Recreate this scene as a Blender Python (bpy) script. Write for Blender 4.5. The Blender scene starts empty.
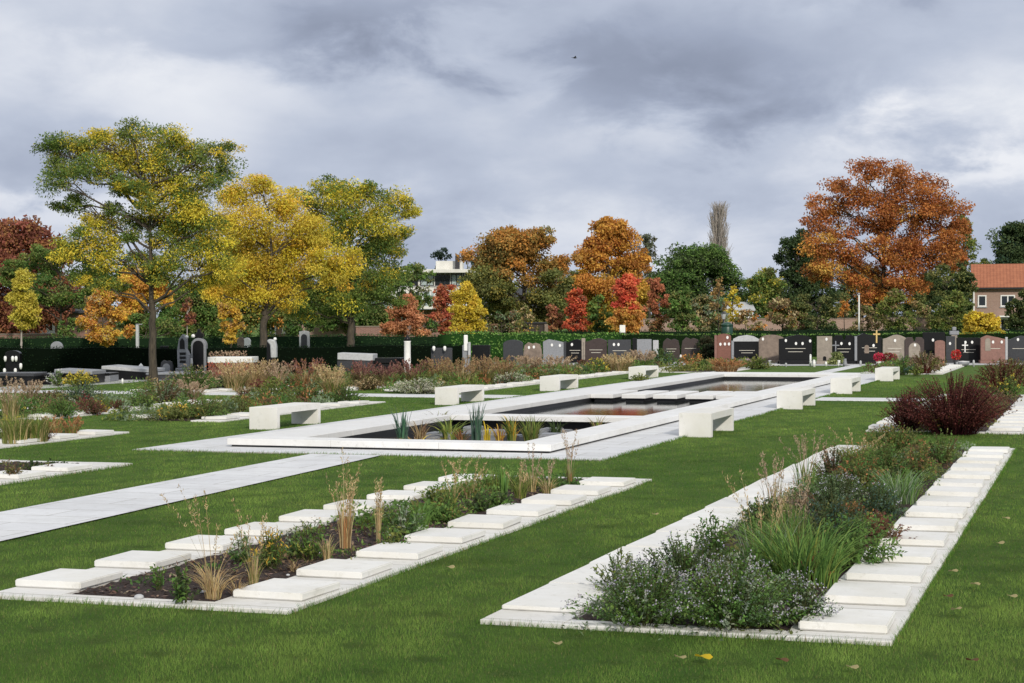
import bpy, bmesh, math, random
import numpy as np
from mathutils import Matrix, Vector

SC = bpy.context.scene
COL = SC.collection
R = math.radians
rng = np.random.default_rng(7)

# ------------------------------------------------------------------ camera (solved from the beds' vanishing points)
FPX, YAW, PITCH, ROLL, CAMH = 1768.7, 0.320658, -0.012462, -0.003758, 2.0
_f = np.array([-math.sin(YAW)*math.cos(PITCH), math.cos(YAW)*math.cos(PITCH), math.sin(PITCH)])
_r = np.array([math.cos(YAW), math.sin(YAW), 0.0]); _u = np.cross(_r, _f)
CR = _r*math.cos(ROLL)+_u*math.sin(ROLL); CU = -_r*math.sin(ROLL)+_u*math.cos(ROLL); CF = _f

def ray(px, py):
    return (px-512)*CR-(py-341.5)*CU+FPX*CF
def at(px, py, z=0.0):
    """the ground point (height z) seen at a photo pixel, and its distance"""
    d = ray(px, py); s = (z-CAMH)/d[2]
    return np.array([d[0]*s, d[1]*s, z]), s*FPX
def atD(px, py, D):
    d = ray(px, py)/FPX
    return d*D+np.array([0, 0, CAMH])

cam = bpy.data.cameras.new('camera'); cam_o = bpy.data.objects.new('camera', cam); COL.objects.link(cam_o)
cam.sensor_width = 36; cam.lens = FPX*36/1024; cam.clip_start = 0.1; cam.clip_end = 4000
cam_o.matrix_world = Matrix(((CR[0], CU[0], -CF[0], 0), (CR[1], CU[1], -CF[1], 0), (CR[2], CU[2], -CF[2], CAMH), (0, 0, 0, 1)))
SC.camera = cam_o

# ------------------------------------------------------------------ object helpers
def tag(o, label=None, cat=None, group=None, kind=None):
    if label: o['label'] = label
    if cat: o['category'] = cat
    if group: o['group'] = group
    if kind: o['kind'] = kind
    return o

def thing(name, label, cat, loc=(0, 0, 0), rz=0.0, group=None):
    o = bpy.data.objects.new(name, None); COL.objects.link(o)
    o.location = loc; o.rotation_euler = (0, 0, rz); o.empty_display_size = .2
    return tag(o, label, cat, group)

def mk(name, V, faces, m, parent=None, col=None, smooth=False, loc=None):
    """link ONE mesh object; faces = list of index arrays (n,k)"""
    me = bpy.data.meshes.new(name)
    V = np.asarray(V, dtype=np.float32).reshape(-1, 3)
    me.vertices.add(len(V)); me.vertices.foreach_set('co', V.ravel())
    faces = [np.asarray(f, dtype=np.int32) for f in faces if len(f)]
    loops = np.concatenate([f.ravel() for f in faces]); tot = np.concatenate([np.full(len(f), f.shape[1], np.int32) for f in faces])
    me.loops.add(len(loops)); me.loops.foreach_set('vertex_index', loops)
    me.polygons.add(len(tot)); me.polygons.foreach_set('loop_start', np.concatenate([[0], np.cumsum(tot)[:-1]]).astype(np.int32))
    if smooth: me.polygons.foreach_set('use_smooth', np.ones(len(tot), bool))
    if col is not None:
        a = me.attributes.new('col', 'FLOAT_COLOR', 'POINT')
        c = np.ones((len(V), 4), np.float32); c[:, :3] = col; a.data.foreach_set('color', c.ravel())
    me.update(calc_edges=True); me.validate()
    me.materials.append(m)
    o = bpy.data.objects.new(name, me); COL.objects.link(o)
    if parent is not None: o.parent = parent
    if loc is not None: o.location = loc
    return o

class MB:
    """collects boxes, tubes, prisms in a bmesh and links them as one object"""
    def __init__(s): s.bm = bmesh.new()
    def box(s, x0, x1, y0, y1, z0, z1, bev=0.0, seg=1):
        b = bmesh.new(); bmesh.ops.create_cube(b, size=1)
        for v in b.verts: v.co = Vector(((x0+x1)/2+v.co.x*(x1-x0), (y0+y1)/2+v.co.y*(y1-y0), (z0+z1)/2+v.co.z*(z1-z0)))
        if bev: bmesh.ops.bevel(b, geom=list(b.edges), offset=bev, segments=seg, affect='EDGES', clamp_overlap=True)
        return s._add(b)
    def _add(s, b):
        me = bpy.data.meshes.new('tmp'); b.to_mesh(me); b.free(); s.bm.from_mesh(me); bpy.data.meshes.remove(me); return s
    def prism(s, pts, y0, y1, bev=0.0):
        """outline pts (x,z) counter-clockwise seen from -y, extruded y0..y1"""
        b = bmesh.new(); n = len(pts)
        a = [b.verts.new((p[0], y0, p[1])) for p in pts]; c = [b.verts.new((p[0], y1, p[1])) for p in pts]
        b.faces.new(a); b.faces.new(c[::-1])
        for i in range(n): b.faces.new((a[i], c[i], c[(i+1) % n], a[(i+1) % n]))
        bmesh.ops.recalc_face_normals(b, faces=b.faces)
        if bev: bmesh.ops.bevel(b, geom=[e for e in b.edges], offset=bev, segments=1, affect='EDGES', clamp_overlap=True)
        return s._add(b)
    def tube(s, pts, rad, seg=8):
        b = bmesh.new(); rings = []
        pts = [Vector(p) for p in pts]
        for i, p in enumerate(pts):
            d = (pts[min(i+1, len(pts)-1)]-pts[max(i-1, 0)]).normalized()
            x = d.orthogonal().normalized(); y = d.cross(x); r = rad[i] if hasattr(rad, '__len__') else rad
            rings.append([b.verts.new(p+x*r*math.cos(2*math.pi*k/seg)+y*r*math.sin(2*math.pi*k/seg)) for k in range(seg)])
        for i in range(len(rings)-1):
            for k in range(seg): b.faces.new((rings[i][k], rings[i][(k+1) % seg], rings[i+1][(k+1) % seg], rings[i+1][k]))
        b.faces.new(rings[0][::-1]); b.faces.new(rings[-1])
        bmesh.ops.recalc_face_normals(b, faces=b.faces)
        return s._add(b)
    def lathe(s, prof, seg=16, c=(0, 0, 0)):
        b = bmesh.new(); rings = []
        for r, z in prof: rings.append([b.verts.new((c[0]+r*math.cos(2*math.pi*k/seg), c[1]+r*math.sin(2*math.pi*k/seg), c[2]+z)) for k in range(seg)])
        for i in range(len(rings)-1):
            for k in range(seg): b.faces.new((rings[i][k], rings[i][(k+1) % seg], rings[i+1][(k+1) % seg], rings[i+1][k]))
        b.faces.new(rings[0][::-1]); b.faces.new(rings[-1]); bmesh.ops.recalc_face_normals(b, faces=b.faces)
        return s._add(b)
    def ball(s, c, r, sub=2, sz=1.0):
        b = bmesh.new(); bmesh.ops.create_icosphere(b, subdivisions=sub, radius=r)
        for v in b.verts: v.co = Vector((c[0]+v.co.x, c[1]+v.co.y, c[2]+v.co.z*sz))
        return s._add(b)
    def build(s, name, m, parent=None, smooth=False, loc=None):
        me = bpy.data.meshes.new(name); s.bm.to_mesh(me); s.bm.free()
        me.materials.append(m)
        if smooth:
            for p in me.polygons: p.use_smooth = True
        o = bpy.data.objects.new(name, me); COL.objects.link(o)
        if parent is not None: o.parent = parent
        if loc is not None: o.location = loc
        return o

def copy_tree(o, parent=None):
    c = o.copy(); COL.objects.link(c)
    if parent is not None: c.parent = parent
    for ch in list(o.children): copy_tree(ch, c)
    return c

# ------------------------------------------------------------------ materials
def nodes(name):
    m = bpy.data.materials.new(name); m.use_nodes = True
    nt = m.node_tree; nt.nodes.clear()
    out = nt.nodes.new('ShaderNodeOutputMaterial'); p = nt.nodes.new('ShaderNodeBsdfPrincipled')
    nt.links.new(p.outputs[0], out.inputs[0])
    return m, nt, p, out
def N(nt, t, **kw):
    n = nt.nodes.new(t)
    for k, v in kw.items():
        if k in n.inputs: n.inputs[k].default_value = v
        else: setattr(n, k, v)
    return n
def ramp(nt, src, stops):
    r = nt.nodes.new('ShaderNodeValToRGB'); e = r.color_ramp.elements
    while len(e) < len(stops): e.new(.5)
    for i, (p, c) in enumerate(stops):
        e[i].position = p; e[i].color = (*c, 1) if len(c) == 3 else c
    nt.links.new(src, r.inputs[0]); return r.outputs[0]
def noise(nt, scale, detail=4, rough=.6, vec=None, dist=0.0):
    n = N(nt, 'ShaderNodeTexNoise'); n.inputs['Scale'].default_value = scale; n.inputs['Detail'].default_value = detail
    n.inputs['Roughness'].default_value = rough; n.inputs['Distortion'].default_value = dist
    if vec is not None: nt.links.new(vec, n.inputs['Vector'])
    return n.outputs[0]
def mixc(nt, fac, a, b, mode='MIX'):
    n = nt.nodes.new('ShaderNodeMix'); n.data_type = 'RGBA'; n.blend_type = mode
    for i, v in ((0, fac), (6, a), (7, b)):
        if isinstance(v, (int, float)): n.inputs[i].default_value = v
        elif isinstance(v, tuple): n.inputs[i].default_value = (*v, 1)
        else: nt.links.new(v, n.inputs[i])
    return n.outputs[2]
def math_(nt, op, a, b=0.0, c=None):
    n = nt.nodes.new('ShaderNodeMath'); n.operation = op
    for i, v in enumerate((a, b) if c is None else (a, b, c)):
        if isinstance(v, (int, float)): n.inputs[i].default_value = v
        else: nt.links.new(v, n.inputs[i])
    return n.outputs[0]
def bump(nt, p, h, strength=.3, dist=.01):
    b = N(nt, 'ShaderNodeBump'); b.inputs['Strength'].default_value = strength; b.inputs['Distance'].default_value = dist
    nt.links.new(h, b.inputs['Height']); nt.links.new(b.outputs[0], p.inputs['Normal'])
def wpos(nt):
    return nt.nodes.new('ShaderNodeNewGeometry').outputs['Position']

def stone(name, base, var=.12, rough=.75, sc=6.0, speck=0.0, stain=None, joints=None):
    """plain stone: mottling, speckle, faint stains; joints=(w, h) draws thin laying joints"""
    m, nt, p, out = nodes(name); g = wpos(nt)
    lo = tuple(c*(1-var) for c in base); hi = tuple(min(1, c*(1+var*.6)) for c in base)
    c = ramp(nt, noise(nt, sc, 6, .65, g), [(.3, lo), (.7, hi)])
    oi = nt.nodes.new('ShaderNodeObjectInfo')
    c = mixc(nt, math_(nt, 'MULTIPLY', oi.outputs['Random'], .34), c, tuple(x*.72 for x in base))
    if speck:
        v = N(nt, 'ShaderNodeTexVoronoi'); v.inputs['Scale'].default_value = 90; nt.links.new(g, v.inputs['Vector'])
        c = mixc(nt, math_(nt, 'MULTIPLY', ramp(nt, v.outputs['Distance'], [(.1, (1, 1, 1)), (.35, (0, 0, 0))]), speck), c, tuple(min(1, x*2.2+.04) for x in base))
    if stain:
        s = ramp(nt, noise(nt, 1.1, 9, .72, g), [(.44, (0, 0, 0)), (.72, (1, 1, 1))])
        c = mixc(nt, math_(nt, 'MULTIPLY', s, .75), c, stain)
        s2 = ramp(nt, noise(nt, 9, 8, .75, g), [(.56, (0, 0, 0)), (.72, (1, 1, 1))])
        c = mixc(nt, math_(nt, 'MULTIPLY', s2, .6), c, tuple(x*.68 for x in stain))
        s3 = ramp(nt, noise(nt, 70, 3, .6, g), [(.66, (0, 0, 0)), (.74, (1, 1, 1))])
        c = mixc(nt, math_(nt, 'MULTIPLY', s3, .35), c, tuple(x*.5 for x in stain))
    if joints:
        bt = N(nt, 'ShaderNodeTexBrick'); bt.offset = .5
        nt.links.new(g, bt.inputs['Vector']); bt.inputs['Scale'].default_value = 1
        bt.inputs['Brick Width'].default_value = joints[0]; bt.inputs['Row Height'].default_value = joints[1]
        bt.inputs['Mortar Size'].default_value = .009; bt.inputs['Mortar Smooth'].default_value = .2
        bt.inputs['Color1'].default_value = (1, 1, 1, 1); bt.inputs['Color2'].default_value = (.9, .9, .91, 1); bt.inputs['Mortar'].default_value = (.55, .53, .49, 1)
        c = mixc(nt, 1.0, c, bt.outputs['Color'], 'MULTIPLY')
    nt.links.new(c, p.inputs['Base Color']); p.inputs['Roughness'].default_value = rough
    bump(nt, p, noise(nt, 60, 4, .6, g), .25, .004)
    return m

def plain(name, base, rough=.6, metal=0.0, var=.15, sc=20):
    m, nt, p, out = nodes(name)
    c = ramp(nt, noise(nt, sc, 4, .6, wpos(nt)), [(.3, tuple(x*(1-var) for x in base)), (.7, tuple(min(1, x*(1+var)) for x in base))])
    nt.links.new(c, p.inputs['Base Color']); p.inputs['Roughness'].default_value = rough; p.inputs['Metallic'].default_value = metal
    return m

def leafmat(name, trans=.3, rough=.55, spec=.35):
    m, nt, p, out = nodes(name)
    a = N(nt, 'ShaderNodeAttribute', attribute_name='col')
    nt.links.new(a.outputs['Color'], p.inputs['Base Color']); p.inputs['Roughness'].default_value = rough
    p.inputs['Specular IOR Level'].default_value = spec
    t = nt.nodes.new('ShaderNodeBsdfTranslucent'); nt.links.new(a.outputs['Color'], t.inputs['Color'])
    mx = nt.nodes.new('ShaderNodeMixShader'); mx.inputs[0].default_value = trans
    nt.links.new(p.outputs[0], mx.inputs[1]); nt.links.new(t.outputs[0], mx.inputs[2]); nt.links.new(mx.outputs[0], out.inputs[0])
    return m

def brickmat(name, c1, c2, mortar, bw=.22, bh=.065, rough=.9):
    m, nt, p, out = nodes(name)
    tc = nt.nodes.new('ShaderNodeTexCoord'); sep = nt.nodes.new('ShaderNodeSeparateXYZ'); nt.links.new(tc.outputs['Object'], sep.inputs[0])
    cmb = nt.nodes.new('ShaderNodeCombineXYZ')
    nt.links.new(math_(nt, 'ADD', sep.outputs[0], sep.outputs[1]), cmb.inputs[0]); nt.links.new(sep.outputs[2], cmb.inputs[1])
    bt = N(nt, 'ShaderNodeTexBrick'); nt.links.new(cmb.outputs[0], bt.inputs['Vector']); bt.inputs['Scale'].default_value = 1
    bt.inputs['Brick Width'].default_value = bw; bt.inputs['Row Height'].default_value = bh; bt.inputs['Mortar Size'].default_value = bh*.12
    bt.inputs['Color1'].default_value = (*c1, 1); bt.inputs['Color2'].default_value = (*c2, 1); bt.inputs['Mortar'].default_value = (*mortar, 1)
    c = mixc(nt, .35, bt.outputs['Color'], ramp(nt, noise(nt, 1.5, 5, .6, tc.outputs['Object']), [(.3, tuple(x*.6 for x in c1)), (.7, c2)]))
    nt.links.new(c, p.inputs['Base Color']); p.inputs['Roughness'].default_value = rough
    bump(nt, p, bt.outputs['Fac'], -.4, .01)
    return m

M = {}
M['slab'] = stone('pale_stone_slab', (.74, .735, .71), .08, .7, 3.0, 0, (.62, .60, .53))
M['kerb'] = stone('pale_stone_kerb', (.69, .68, .65), .07, .75, 2.5, 0, (.55, .53, .46), joints=(50, 1.1))
M['pave'] = stone('pale_paving', (.70, .71, .72), .10, .7, 2.0, 0, (.50, .50, .49), joints=(1.2, .6))
M['coping'] = stone('white_coping', (.76, .76, .75), .08, .6, 2.0, 0, (.62, .61, .58))
M['bench'] = stone('white_concrete', (.75, .74, .705), .07, .75, 4.0, 0, (.64, .62, .55))
M['liner'] = plain('black_pool_liner', (.008, .008, .010), .5)
M['gravel'] = stone('grey_gravel', (.42, .42, .42), .3, .95, 30, .2)
M['soil'] = None
M['black'] = stone('black_granite', (.008, .008, .009), .3, .3, 20, .15)
M['dgrey'] = stone('dark_grey_granite', (.05, .052, .058), .3, .35, 20, .3)
M['grey'] = stone('grey_granite', (.24, .25, .27), .25, .5, 20, .3)
M['lgrey'] = stone('light_grey_stone', (.45, .46, .47), .2, .7, 12, .1)
M['beige'] = stone('beige_stone', (.29, .25, .205), .3, .7, 6, .2)
M['tan'] = stone('rough_tan_stone', (.22, .17, .135), .45, .8, 5, .2)
for k_ in ('black', 'dgrey'): M[k_].node_tree.nodes['Principled BSDF'].inputs['Specular IOR Level'].default_value = .3
M['red'] = stone('red_brown_granite', (.20, .085, .06), .25, .4, 14, .25)
M['rose'] = stone('rose_granite', (.23, .115, .09), .3, .5, 10, .2)
M['brown'] = stone('brown_granite', (.055, .038, .034), .35, .35, 12, .3)
M['white'] = plain('white_enamel', (.8, .8, .78), .4, 0, .05)
M['brass'] = plain('brass', (.72, .52, .22), .35, .8, .1)
M['gilt'] = plain('pale_engraving', (.55, .52, .45), .6)
M['wood'] = plain('dark_wood', (.035, .025, .02), .8)
M['glass'] = plain('dark_glass', (.02, .025, .03), .08)
M['glass2'] = plain('pale_glass', (.38, .45, .45), .15)
M['frame'] = plain('white_frame', (.78, .78, .76), .5, 0, .04)
M['darkmetal'] = plain('dark_metal', (.03, .03, .035), .4, .3)
M['zinc'] = plain('zinc', (.35, .36, .38), .4, .5)
M['render'] = stone('white_render', (.72, .71, .66), .1, .85, 1.0, 0, (.5, .5, .45))
M['terracotta'] = plain('terracotta', (.33, .13, .07), .8)
M['green_paint'] = plain('dark_green_paint', (.012, .05, .032), .4)
M['brick'] = brickmat('brown_red_brick', (.26, .13, .095), (.19, .09, .07), (.30, .27, .24))
M['brickp'] = brickmat('faded_brick', (.36, .235, .185), (.29, .18, .14), (.36, .32, .28))
M['leaf'] = leafmat('leaf', .36, .65, .12)
M['herb'] = leafmat('herb_leaf', .45, .65, .12)
M['hedge'] = leafmat('hedge_leaf', .1, .9, .05)
M['blade'] = leafmat('grass_blade', .35, .7, .06)
M['petal'] = leafmat('petal', .25, .7, .2)

# bark
m, nt, p, out = nodes('bark'); g = wpos(nt)
mp = N(nt, 'ShaderNodeMapping'); mp.inputs['Scale'].default_value = (6, 6, 1.2); nt.links.new(g, mp.inputs[0])
h = noise(nt, 3, 8, .7, mp.outputs[0])
nt.links.new(ramp(nt, h, [(.3, (.022, .018, .013)), (.7, (.10, .08, .055))]), p.inputs['Base Color']); p.inputs['Roughness'].default_value = .9; bump(nt, p, h, .8, .03); M['bark'] = m
# twig (pale)
M['twig'] = plain('pale_twig', (.34, .30, .27), .8)
M['stem'] = plain('dry_stem', (.30, .20, .09), .8)
M['redstem'] = plain('red_stem', (.10, .025, .02), .8)
# soil
m, nt, p, out = nodes('bark_mulch_soil'); g = wpos(nt)
h = noise(nt, 28, 8, .75, g)
c = ramp(nt, h, [(.3, (.012, .007, .006)), (.55, (.035, .020, .016)), (.75, (.075, .045, .036))])
nt.links.new(c, p.inputs['Base Color']); p.inputs['Roughness'].default_value = .95; bump(nt, p, h, .9, .03); M['soil'] = m
# lawn
m, nt, p, out = nodes('mown_lawn'); g = wpos(nt)
c1 = ramp(nt, noise(nt, 45, 6, .75, g), [(.25, (.050, .098, .020)), (.5, (.102, .178, .036)), (.78, (.175, .26, .060))])
big = ramp(nt, noise(nt, .22, 6, .62, g), [(.36, (0, 0, 0)), (.66, (1, 1, 1))])
c2 = mixc(nt, math_(nt, 'MULTIPLY', big, .55), c1, (.115, .155, .034))
pat = ramp(nt, noise(nt, 1.4, 6, .7, g), [(.42, (0, 0, 0)), (.62, (1, 1, 1))])
c2 = mixc(nt, math_(nt, 'MULTIPLY', pat, .5), c2, (.045, .105, .018))
bare = ramp(nt, noise(nt, 2.3, 7, .75, g), [(.66, (0, 0, 0)), (.76, (1, 1, 1))])
c2 = mixc(nt, math_(nt, 'MULTIPLY', bare, .4), c2, (.15, .14, .05))
nt.links.new(c2, p.inputs['Base Color']); p.inputs['Roughness'].default_value = .9; p.inputs['Specular IOR Level'].default_value = .1
bump(nt, p, noise(nt, 60, 6, .8, g), 1.0, .05); M['lawn'] = m
# water
m, nt, p, out = nodes('still_dark_water'); g = wpos(nt)
p.inputs['Base Color'].default_value = (.010, .014, .012, 1); p.inputs['Roughness'].default_value = .07; p.inputs['IOR'].default_value = 1.33
p.inputs['Specular IOR Level'].default_value = .5
bump(nt, p, noise(nt, 6, 3, .5, g), .13, .01); M['water'] = m
# roof tiles
m, nt, p, out = nodes('orange_roof_tiles')
tc = nt.nodes.new('ShaderNodeTexCoord'); w = N(nt, 'ShaderNodeTexWave'); w.inputs['Scale'].default_value = 1.3; w.inputs['Distortion'].default_value = .3; nt.links.new(tc.outputs['Object'], w.inputs['Vector'])
w2 = N(nt, 'ShaderNodeTexWave', bands_direction='Z'); w2.inputs['Scale'].default_value = 2.2; nt.links.new(tc.outputs['Object'], w2.inputs['Vector'])
c = ramp(nt, noise(nt, 2.0, 6, .7, tc.outputs['Object']), [(.3, (.28, .095, .045)), (.7, (.41, .155, .075))])
c = mixc(nt, math_(nt, 'MULTIPLY', w2.outputs['Fac'], .3), c, (.20, .06, .035))
nt.links.new(c, p.inputs['Base Color']); p.inputs['Roughness'].default_value = .85; bump(nt, p, w.outputs['Fac'], .6, .04); M['tiles'] = m
M['slate'] = plain('dark_slate', (.035, .037, .045), .7, 0, .3, 3)

# ------------------------------------------------------------------ sky, sun
SUN_AZ, SUN_EL = R(35), R(27)          # azimuth from -Y towards +X
sdir = Vector((math.sin(SUN_AZ)*math.cos(SUN_EL), -math.cos(SUN_AZ)*math.cos(SUN_EL), math.sin(SUN_EL)))
sun = bpy.data.lights.new('sun', 'SUN'); sun.energy = 3.0; sun.angle = R(2.5); sun.color = (1.0, .93, .82)
so = bpy.data.objects.new('sun', sun); COL.objects.link(so); so.rotation_euler = sdir.to_track_quat('Z', 'Y').to_euler(); so.location = (20, -30, 60)
W = bpy.data.worlds.new('World'); SC.world = W; W.use_nodes = True
nt = W.node_tree; nt.nodes.clear()
out = nt.nodes.new('ShaderNodeOutputWorld'); bg = nt.nodes.new('ShaderNodeBackground'); nt.links.new(bg.outputs[0], out.inputs[0])
sky = nt.nodes.new('ShaderNodeTexSky'); sky.sky_type = 'NISHITA'; sky.sun_disc = False
sky.sun_elevation = SUN_EL; sky.sun_rotation = math.atan2(sdir.x, sdir.y); sky.air_density = 1.0; sky.dust_density = 1.5
bg.inputs['Strength'].default_value = .1
tcw = nt.nodes.new('ShaderNodeTexCoord'); dirv = tcw.outputs['Generated']
sp = nt.nodes.new('ShaderNodeSeparateXYZ'); nt.links.new(dirv, sp.inputs[0])
zz = math_(nt, 'ADD', math_(nt, 'MAXIMUM', sp.outputs[2], 0.0), .24)
cmb = nt.nodes.new('ShaderNodeCombineXYZ')
nt.links.new(math_(nt, 'DIVIDE', sp.outputs[0], zz), cmb.inputs[0]); nt.links.new(math_(nt, 'DIVIDE', sp.outputs[1], zz), cmb.inputs[1])
clv = cmb.outputs[0]
mpc = N(nt, 'ShaderNodeMapping'); mpc.inputs['Scale'].default_value = (1, 1, 2.1); mpc.inputs['Location'].default_value = (3.1, .7, .4); nt.links.new(dirv, mpc.inputs[0]); clv = mpc.outputs[0]
n1 = noise(nt, 5.2, 7, .50, clv, .15)
n2 = noise(nt, 15, 8, .58, clv, .25)
dens = math_(nt, 'ADD', math_(nt, 'MULTIPLY', n1, .72), math_(nt, 'MULTIPLY', n2, .28))
# cloud banks: each sits in one direction of the sky (azimuth / elevation), edges broken by noise
az = math_(nt, 'ARCTAN2', math_(nt, 'MULTIPLY', sp.outputs[0], -1.0), sp.outputs[1])
el = math_(nt, 'ARCSINE', sp.outputs[2])
wob = math_(nt, 'MULTIPLY', math_(nt, 'SUBTRACT', n2, .5), .2)
def bank(px, py, wx, wy, amp):
    d = ray(px, py); d = d/np.linalg.norm(d); a0 = math.atan2(-d[0], d[1]); e0 = math.asin(d[2])
    da = math_(nt, 'DIVIDE', math_(nt, 'ADD', math_(nt, 'SUBTRACT', az, a0), wob), wx/FPX)
    de = math_(nt, 'DIVIDE', math_(nt, 'ADD', math_(nt, 'SUBTRACT', el, e0), math_(nt, 'MULTIPLY', wob, .5)), wy/FPX)
    q = math_(nt, 'ADD', math_(nt, 'MULTIPLY', da, da), math_(nt, 'MULTIPLY', de, de))
    return math_(nt, 'MULTIPLY', math_(nt, 'EXPONENT', math_(nt, 'MULTIPLY', q, -1.0)), amp)
shade = dens
for b in ((640, 72, 130, 46, .21), (320, 32, 95, 28, .16), (880, 90, 190, 45, .09), (130, 30, 90, 22, .05), (20, 140, 110, 50, .07), (430, 200, 160, 60, .03), (990, 165, 85, 28, -.26), (490, 70, 60, 60, -.11), (50, 205, 140, 26, -.13), (560, 195, 330, 55, .065), (200, 95, 130, 35, -.05), (880, 10, 160, 30, -.05), (700, 140, 120, 20, -.04)):
    shade = math_(nt, 'ADD', shade, bank(*b))
cl = ramp(nt, shade, [(.28, (8.4, 8.6, 9.1)), (.42, (6.7, 7.1, 8.0)), (.53, (5.0, 5.55, 6.75)), (.66, (3.6, 4.1, 5.3)), (.82, (2.7, 3.1, 4.1))])
high = nt.nodes.new('ShaderNodeMapRange'); high.interpolation_type = 'SMOOTHSTEP'; nt.links.new(el, high.inputs[0]); high.inputs[1].default_value = .25; high.inputs[2].default_value = .9; high.inputs[3].default_value = 0; high.inputs[4].default_value = 1
cov = ramp(nt, dens, [(.20, (.92, .92, .92)), (.40, (1, 1, 1))])
skyc = mixc(nt, cov, sky.outputs[0], cl)
skyc = mixc(nt, high.outputs[0], skyc, (8.6, 8.8, 9.2))  # unseen sky overhead brightened to add light to the scene
nt.links.new(skyc, bg.inputs['Color'])
SC.view_settings.view_transform = 'Standard'; SC.view_settings.look = 'None'; SC.view_settings.exposure = 0; SC.view_settings.gamma = 1
SC.cycles.max_bounces = 6; SC.cycles.diffuse_bounces = 3; SC.cycles.glossy_bounces = 3; SC.cycles.transmission_bounces = 3; SC.cycles.transparent_max_bounces = 4
SC.cycles.use_denoising = True
SC.cycles.sample_clamp_indirect = 5
SC.render.film_transparent = False

# ================================================================== SETTING
ORD = 'first second third fourth fifth sixth seventh eighth ninth tenth eleventh twelfth thirteenth fourteenth fifteenth sixteenth seventeenth eighteenth nineteenth twentieth'.split()
EXCL = []                                   # rectangles where no grass grows
PX0, PX1, PY0, PY1 = -11.95, -8.28, 25.5, 58.6   # pool basin
def sheet(name, xs, ys, z, m, hole=None):
    V, F = [], []
    for i in range(len(xs)-1):
        for j in range(len(ys)-1):
            if hole and (i, j) == hole: continue
            b = len(V); V += [(xs[i], ys[j], z), (xs[i+1], ys[j], z), (xs[i+1], ys[j+1], z), (xs[i], ys[j+1], z)]; F.append((b, b+1, b+2, b+3))
    o = mk(name, V, [np.array(F)], m); o['kind'] = 'structure'; return o
sheet('lawn', [-1500, PX0-.05, PX1+.05, 1500], [-1500, PY0-.05, PY1+.05, 3000], 0, M['lawn'], (1, 1))

def slabbox(name, rects, m, kind='structure', bev=.006, label=None, cat=None):
    b = MB()
    for (x0, x1, y0, y1, z0, z1) in rects:
        b.box(x0, x1, y0, y1, z0, z1, bev)
    o = b.build(name, m)
    if kind: o['kind'] = kind
    if label: tag(o, label, cat)
    return o

# pavement round the pool, paths
OX0, OX1, OY0, OY1 = -13.0, -7.68, 24.92, 60.6   # coping outline
slabbox('pool_pavement', [(-14.15, -6.63, 24.0, OY0+.06, -.05, .02), (-14.15, OX0+.06, OY0+.061, 63.9, -.05, .02), (OX1-.06, -6.63, OY0+.061, 63.9, -.05, .02), (OX0+.061, OX1-.061, OY1-.06, 63.9, -.05, .02)], M['pave'])
EXCL.append((-14.15, -6.63, 24.0, 63.9))
# entrance path in front of the pool (slightly oblique)
o = mk('path', [(-10.78, 13, .016), (-9.38, 13, .016), (-10.0, 23.995, .016), (-11.12, 23.995, .016)], [np.array([(0, 1, 2, 3)])], M['pave']); o['kind'] = 'structure'
PATHPOLY = ((-10.78, -11.12), (-9.38, -10.0), 13, 24)
slabbox('cross_path', [(-30, -14.155, 42.5, 44.0, -.05, .018), (-6.625, -3.9, 43.1, 44.6, -.05, .018)], M['pave'])
EXCL += [(-30, -14.1, 42.5, 44.0), (-6.7, -3.9, 43.1, 44.6)]
o = mk('gravel_path', [(-31.6, 25, .008), (-29.6, 25, .008), (-29.9, 75, .008), (-31.9, 75, .008)], [np.array([(0, 1, 2, 3)])], M['gravel']); o['kind'] = 'structure'
a, _ = at(500, 371.5); b, _ = at(1024, 364.5)
dn = np.array([-.05, 1.0])*3.2
o = mk('grave_path', [(a[0]-8, a[1]+4.2, .008), (b[0]+12, b[1]+3.0, .008), (b[0]+12, b[1]+9, .008), (a[0]-8, a[1]+13, .008)], [np.array([(0, 1, 2, 3)])], M['gravel']); o['kind'] = 'structure'

# beds -----------------------------------------------------------------
slab_root = {}
def slab_obj(flat):
    b = MB()
    if flat: b.box(-.275, .275, 0, 1.075, 0, .03, .006, 2)
    else: b.box(-.275, .275, 0, .62, 0, .055, .008, 2)
    return b.build('memorial_slab', M['slab'])
def add_slab(x, y, label, z=.033, flat=False):
    if flat not in slab_root: o = slab_root[flat] = slab_obj(flat)
    else: o = slab_root[flat].copy(); COL.objects.link(o)
    o.location = (x+rng.normal(0, .008), y+rng.normal(0, .012), z); o.rotation_euler = (rng.normal(0, .005), rng.normal(0, .005), rng.normal(0, .016))
    return tag(o, label, 'memorial slab', 'memorial slabs along the planted beds', 'thing')
def soil_sheet(x0, x1, y0, y1, amp):
    nx, ny = max(2, int((x1-x0)/.04)), max(2, int((y1-y0)/.06))
    if (nx*ny) > 60000: nx, ny = int((x1-x0)/.1), int((y1-y0)/.15)
    X, Y = np.meshgrid(np.linspace(x0, x1, nx), np.linspace(y0, y1, ny)); Z = .012+rng.random(X.shape)*amp
    Z = np.where((X == x0) | (X == x1) | (Y == y0) | (Y == y1), .006, Z)
    V = np.stack([X, Y, Z], -1).reshape(-1, 3); i = np.arange(nx*ny).reshape(ny, nx)
    F = np.stack([i[:-1, :-1], i[:-1, 1:], i[1:, 1:], i[1:, :-1]], -1).reshape(-1, 4)
    o = mk('soil', V, [F], M['soil']); o['kind'] = 'structure'
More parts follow.
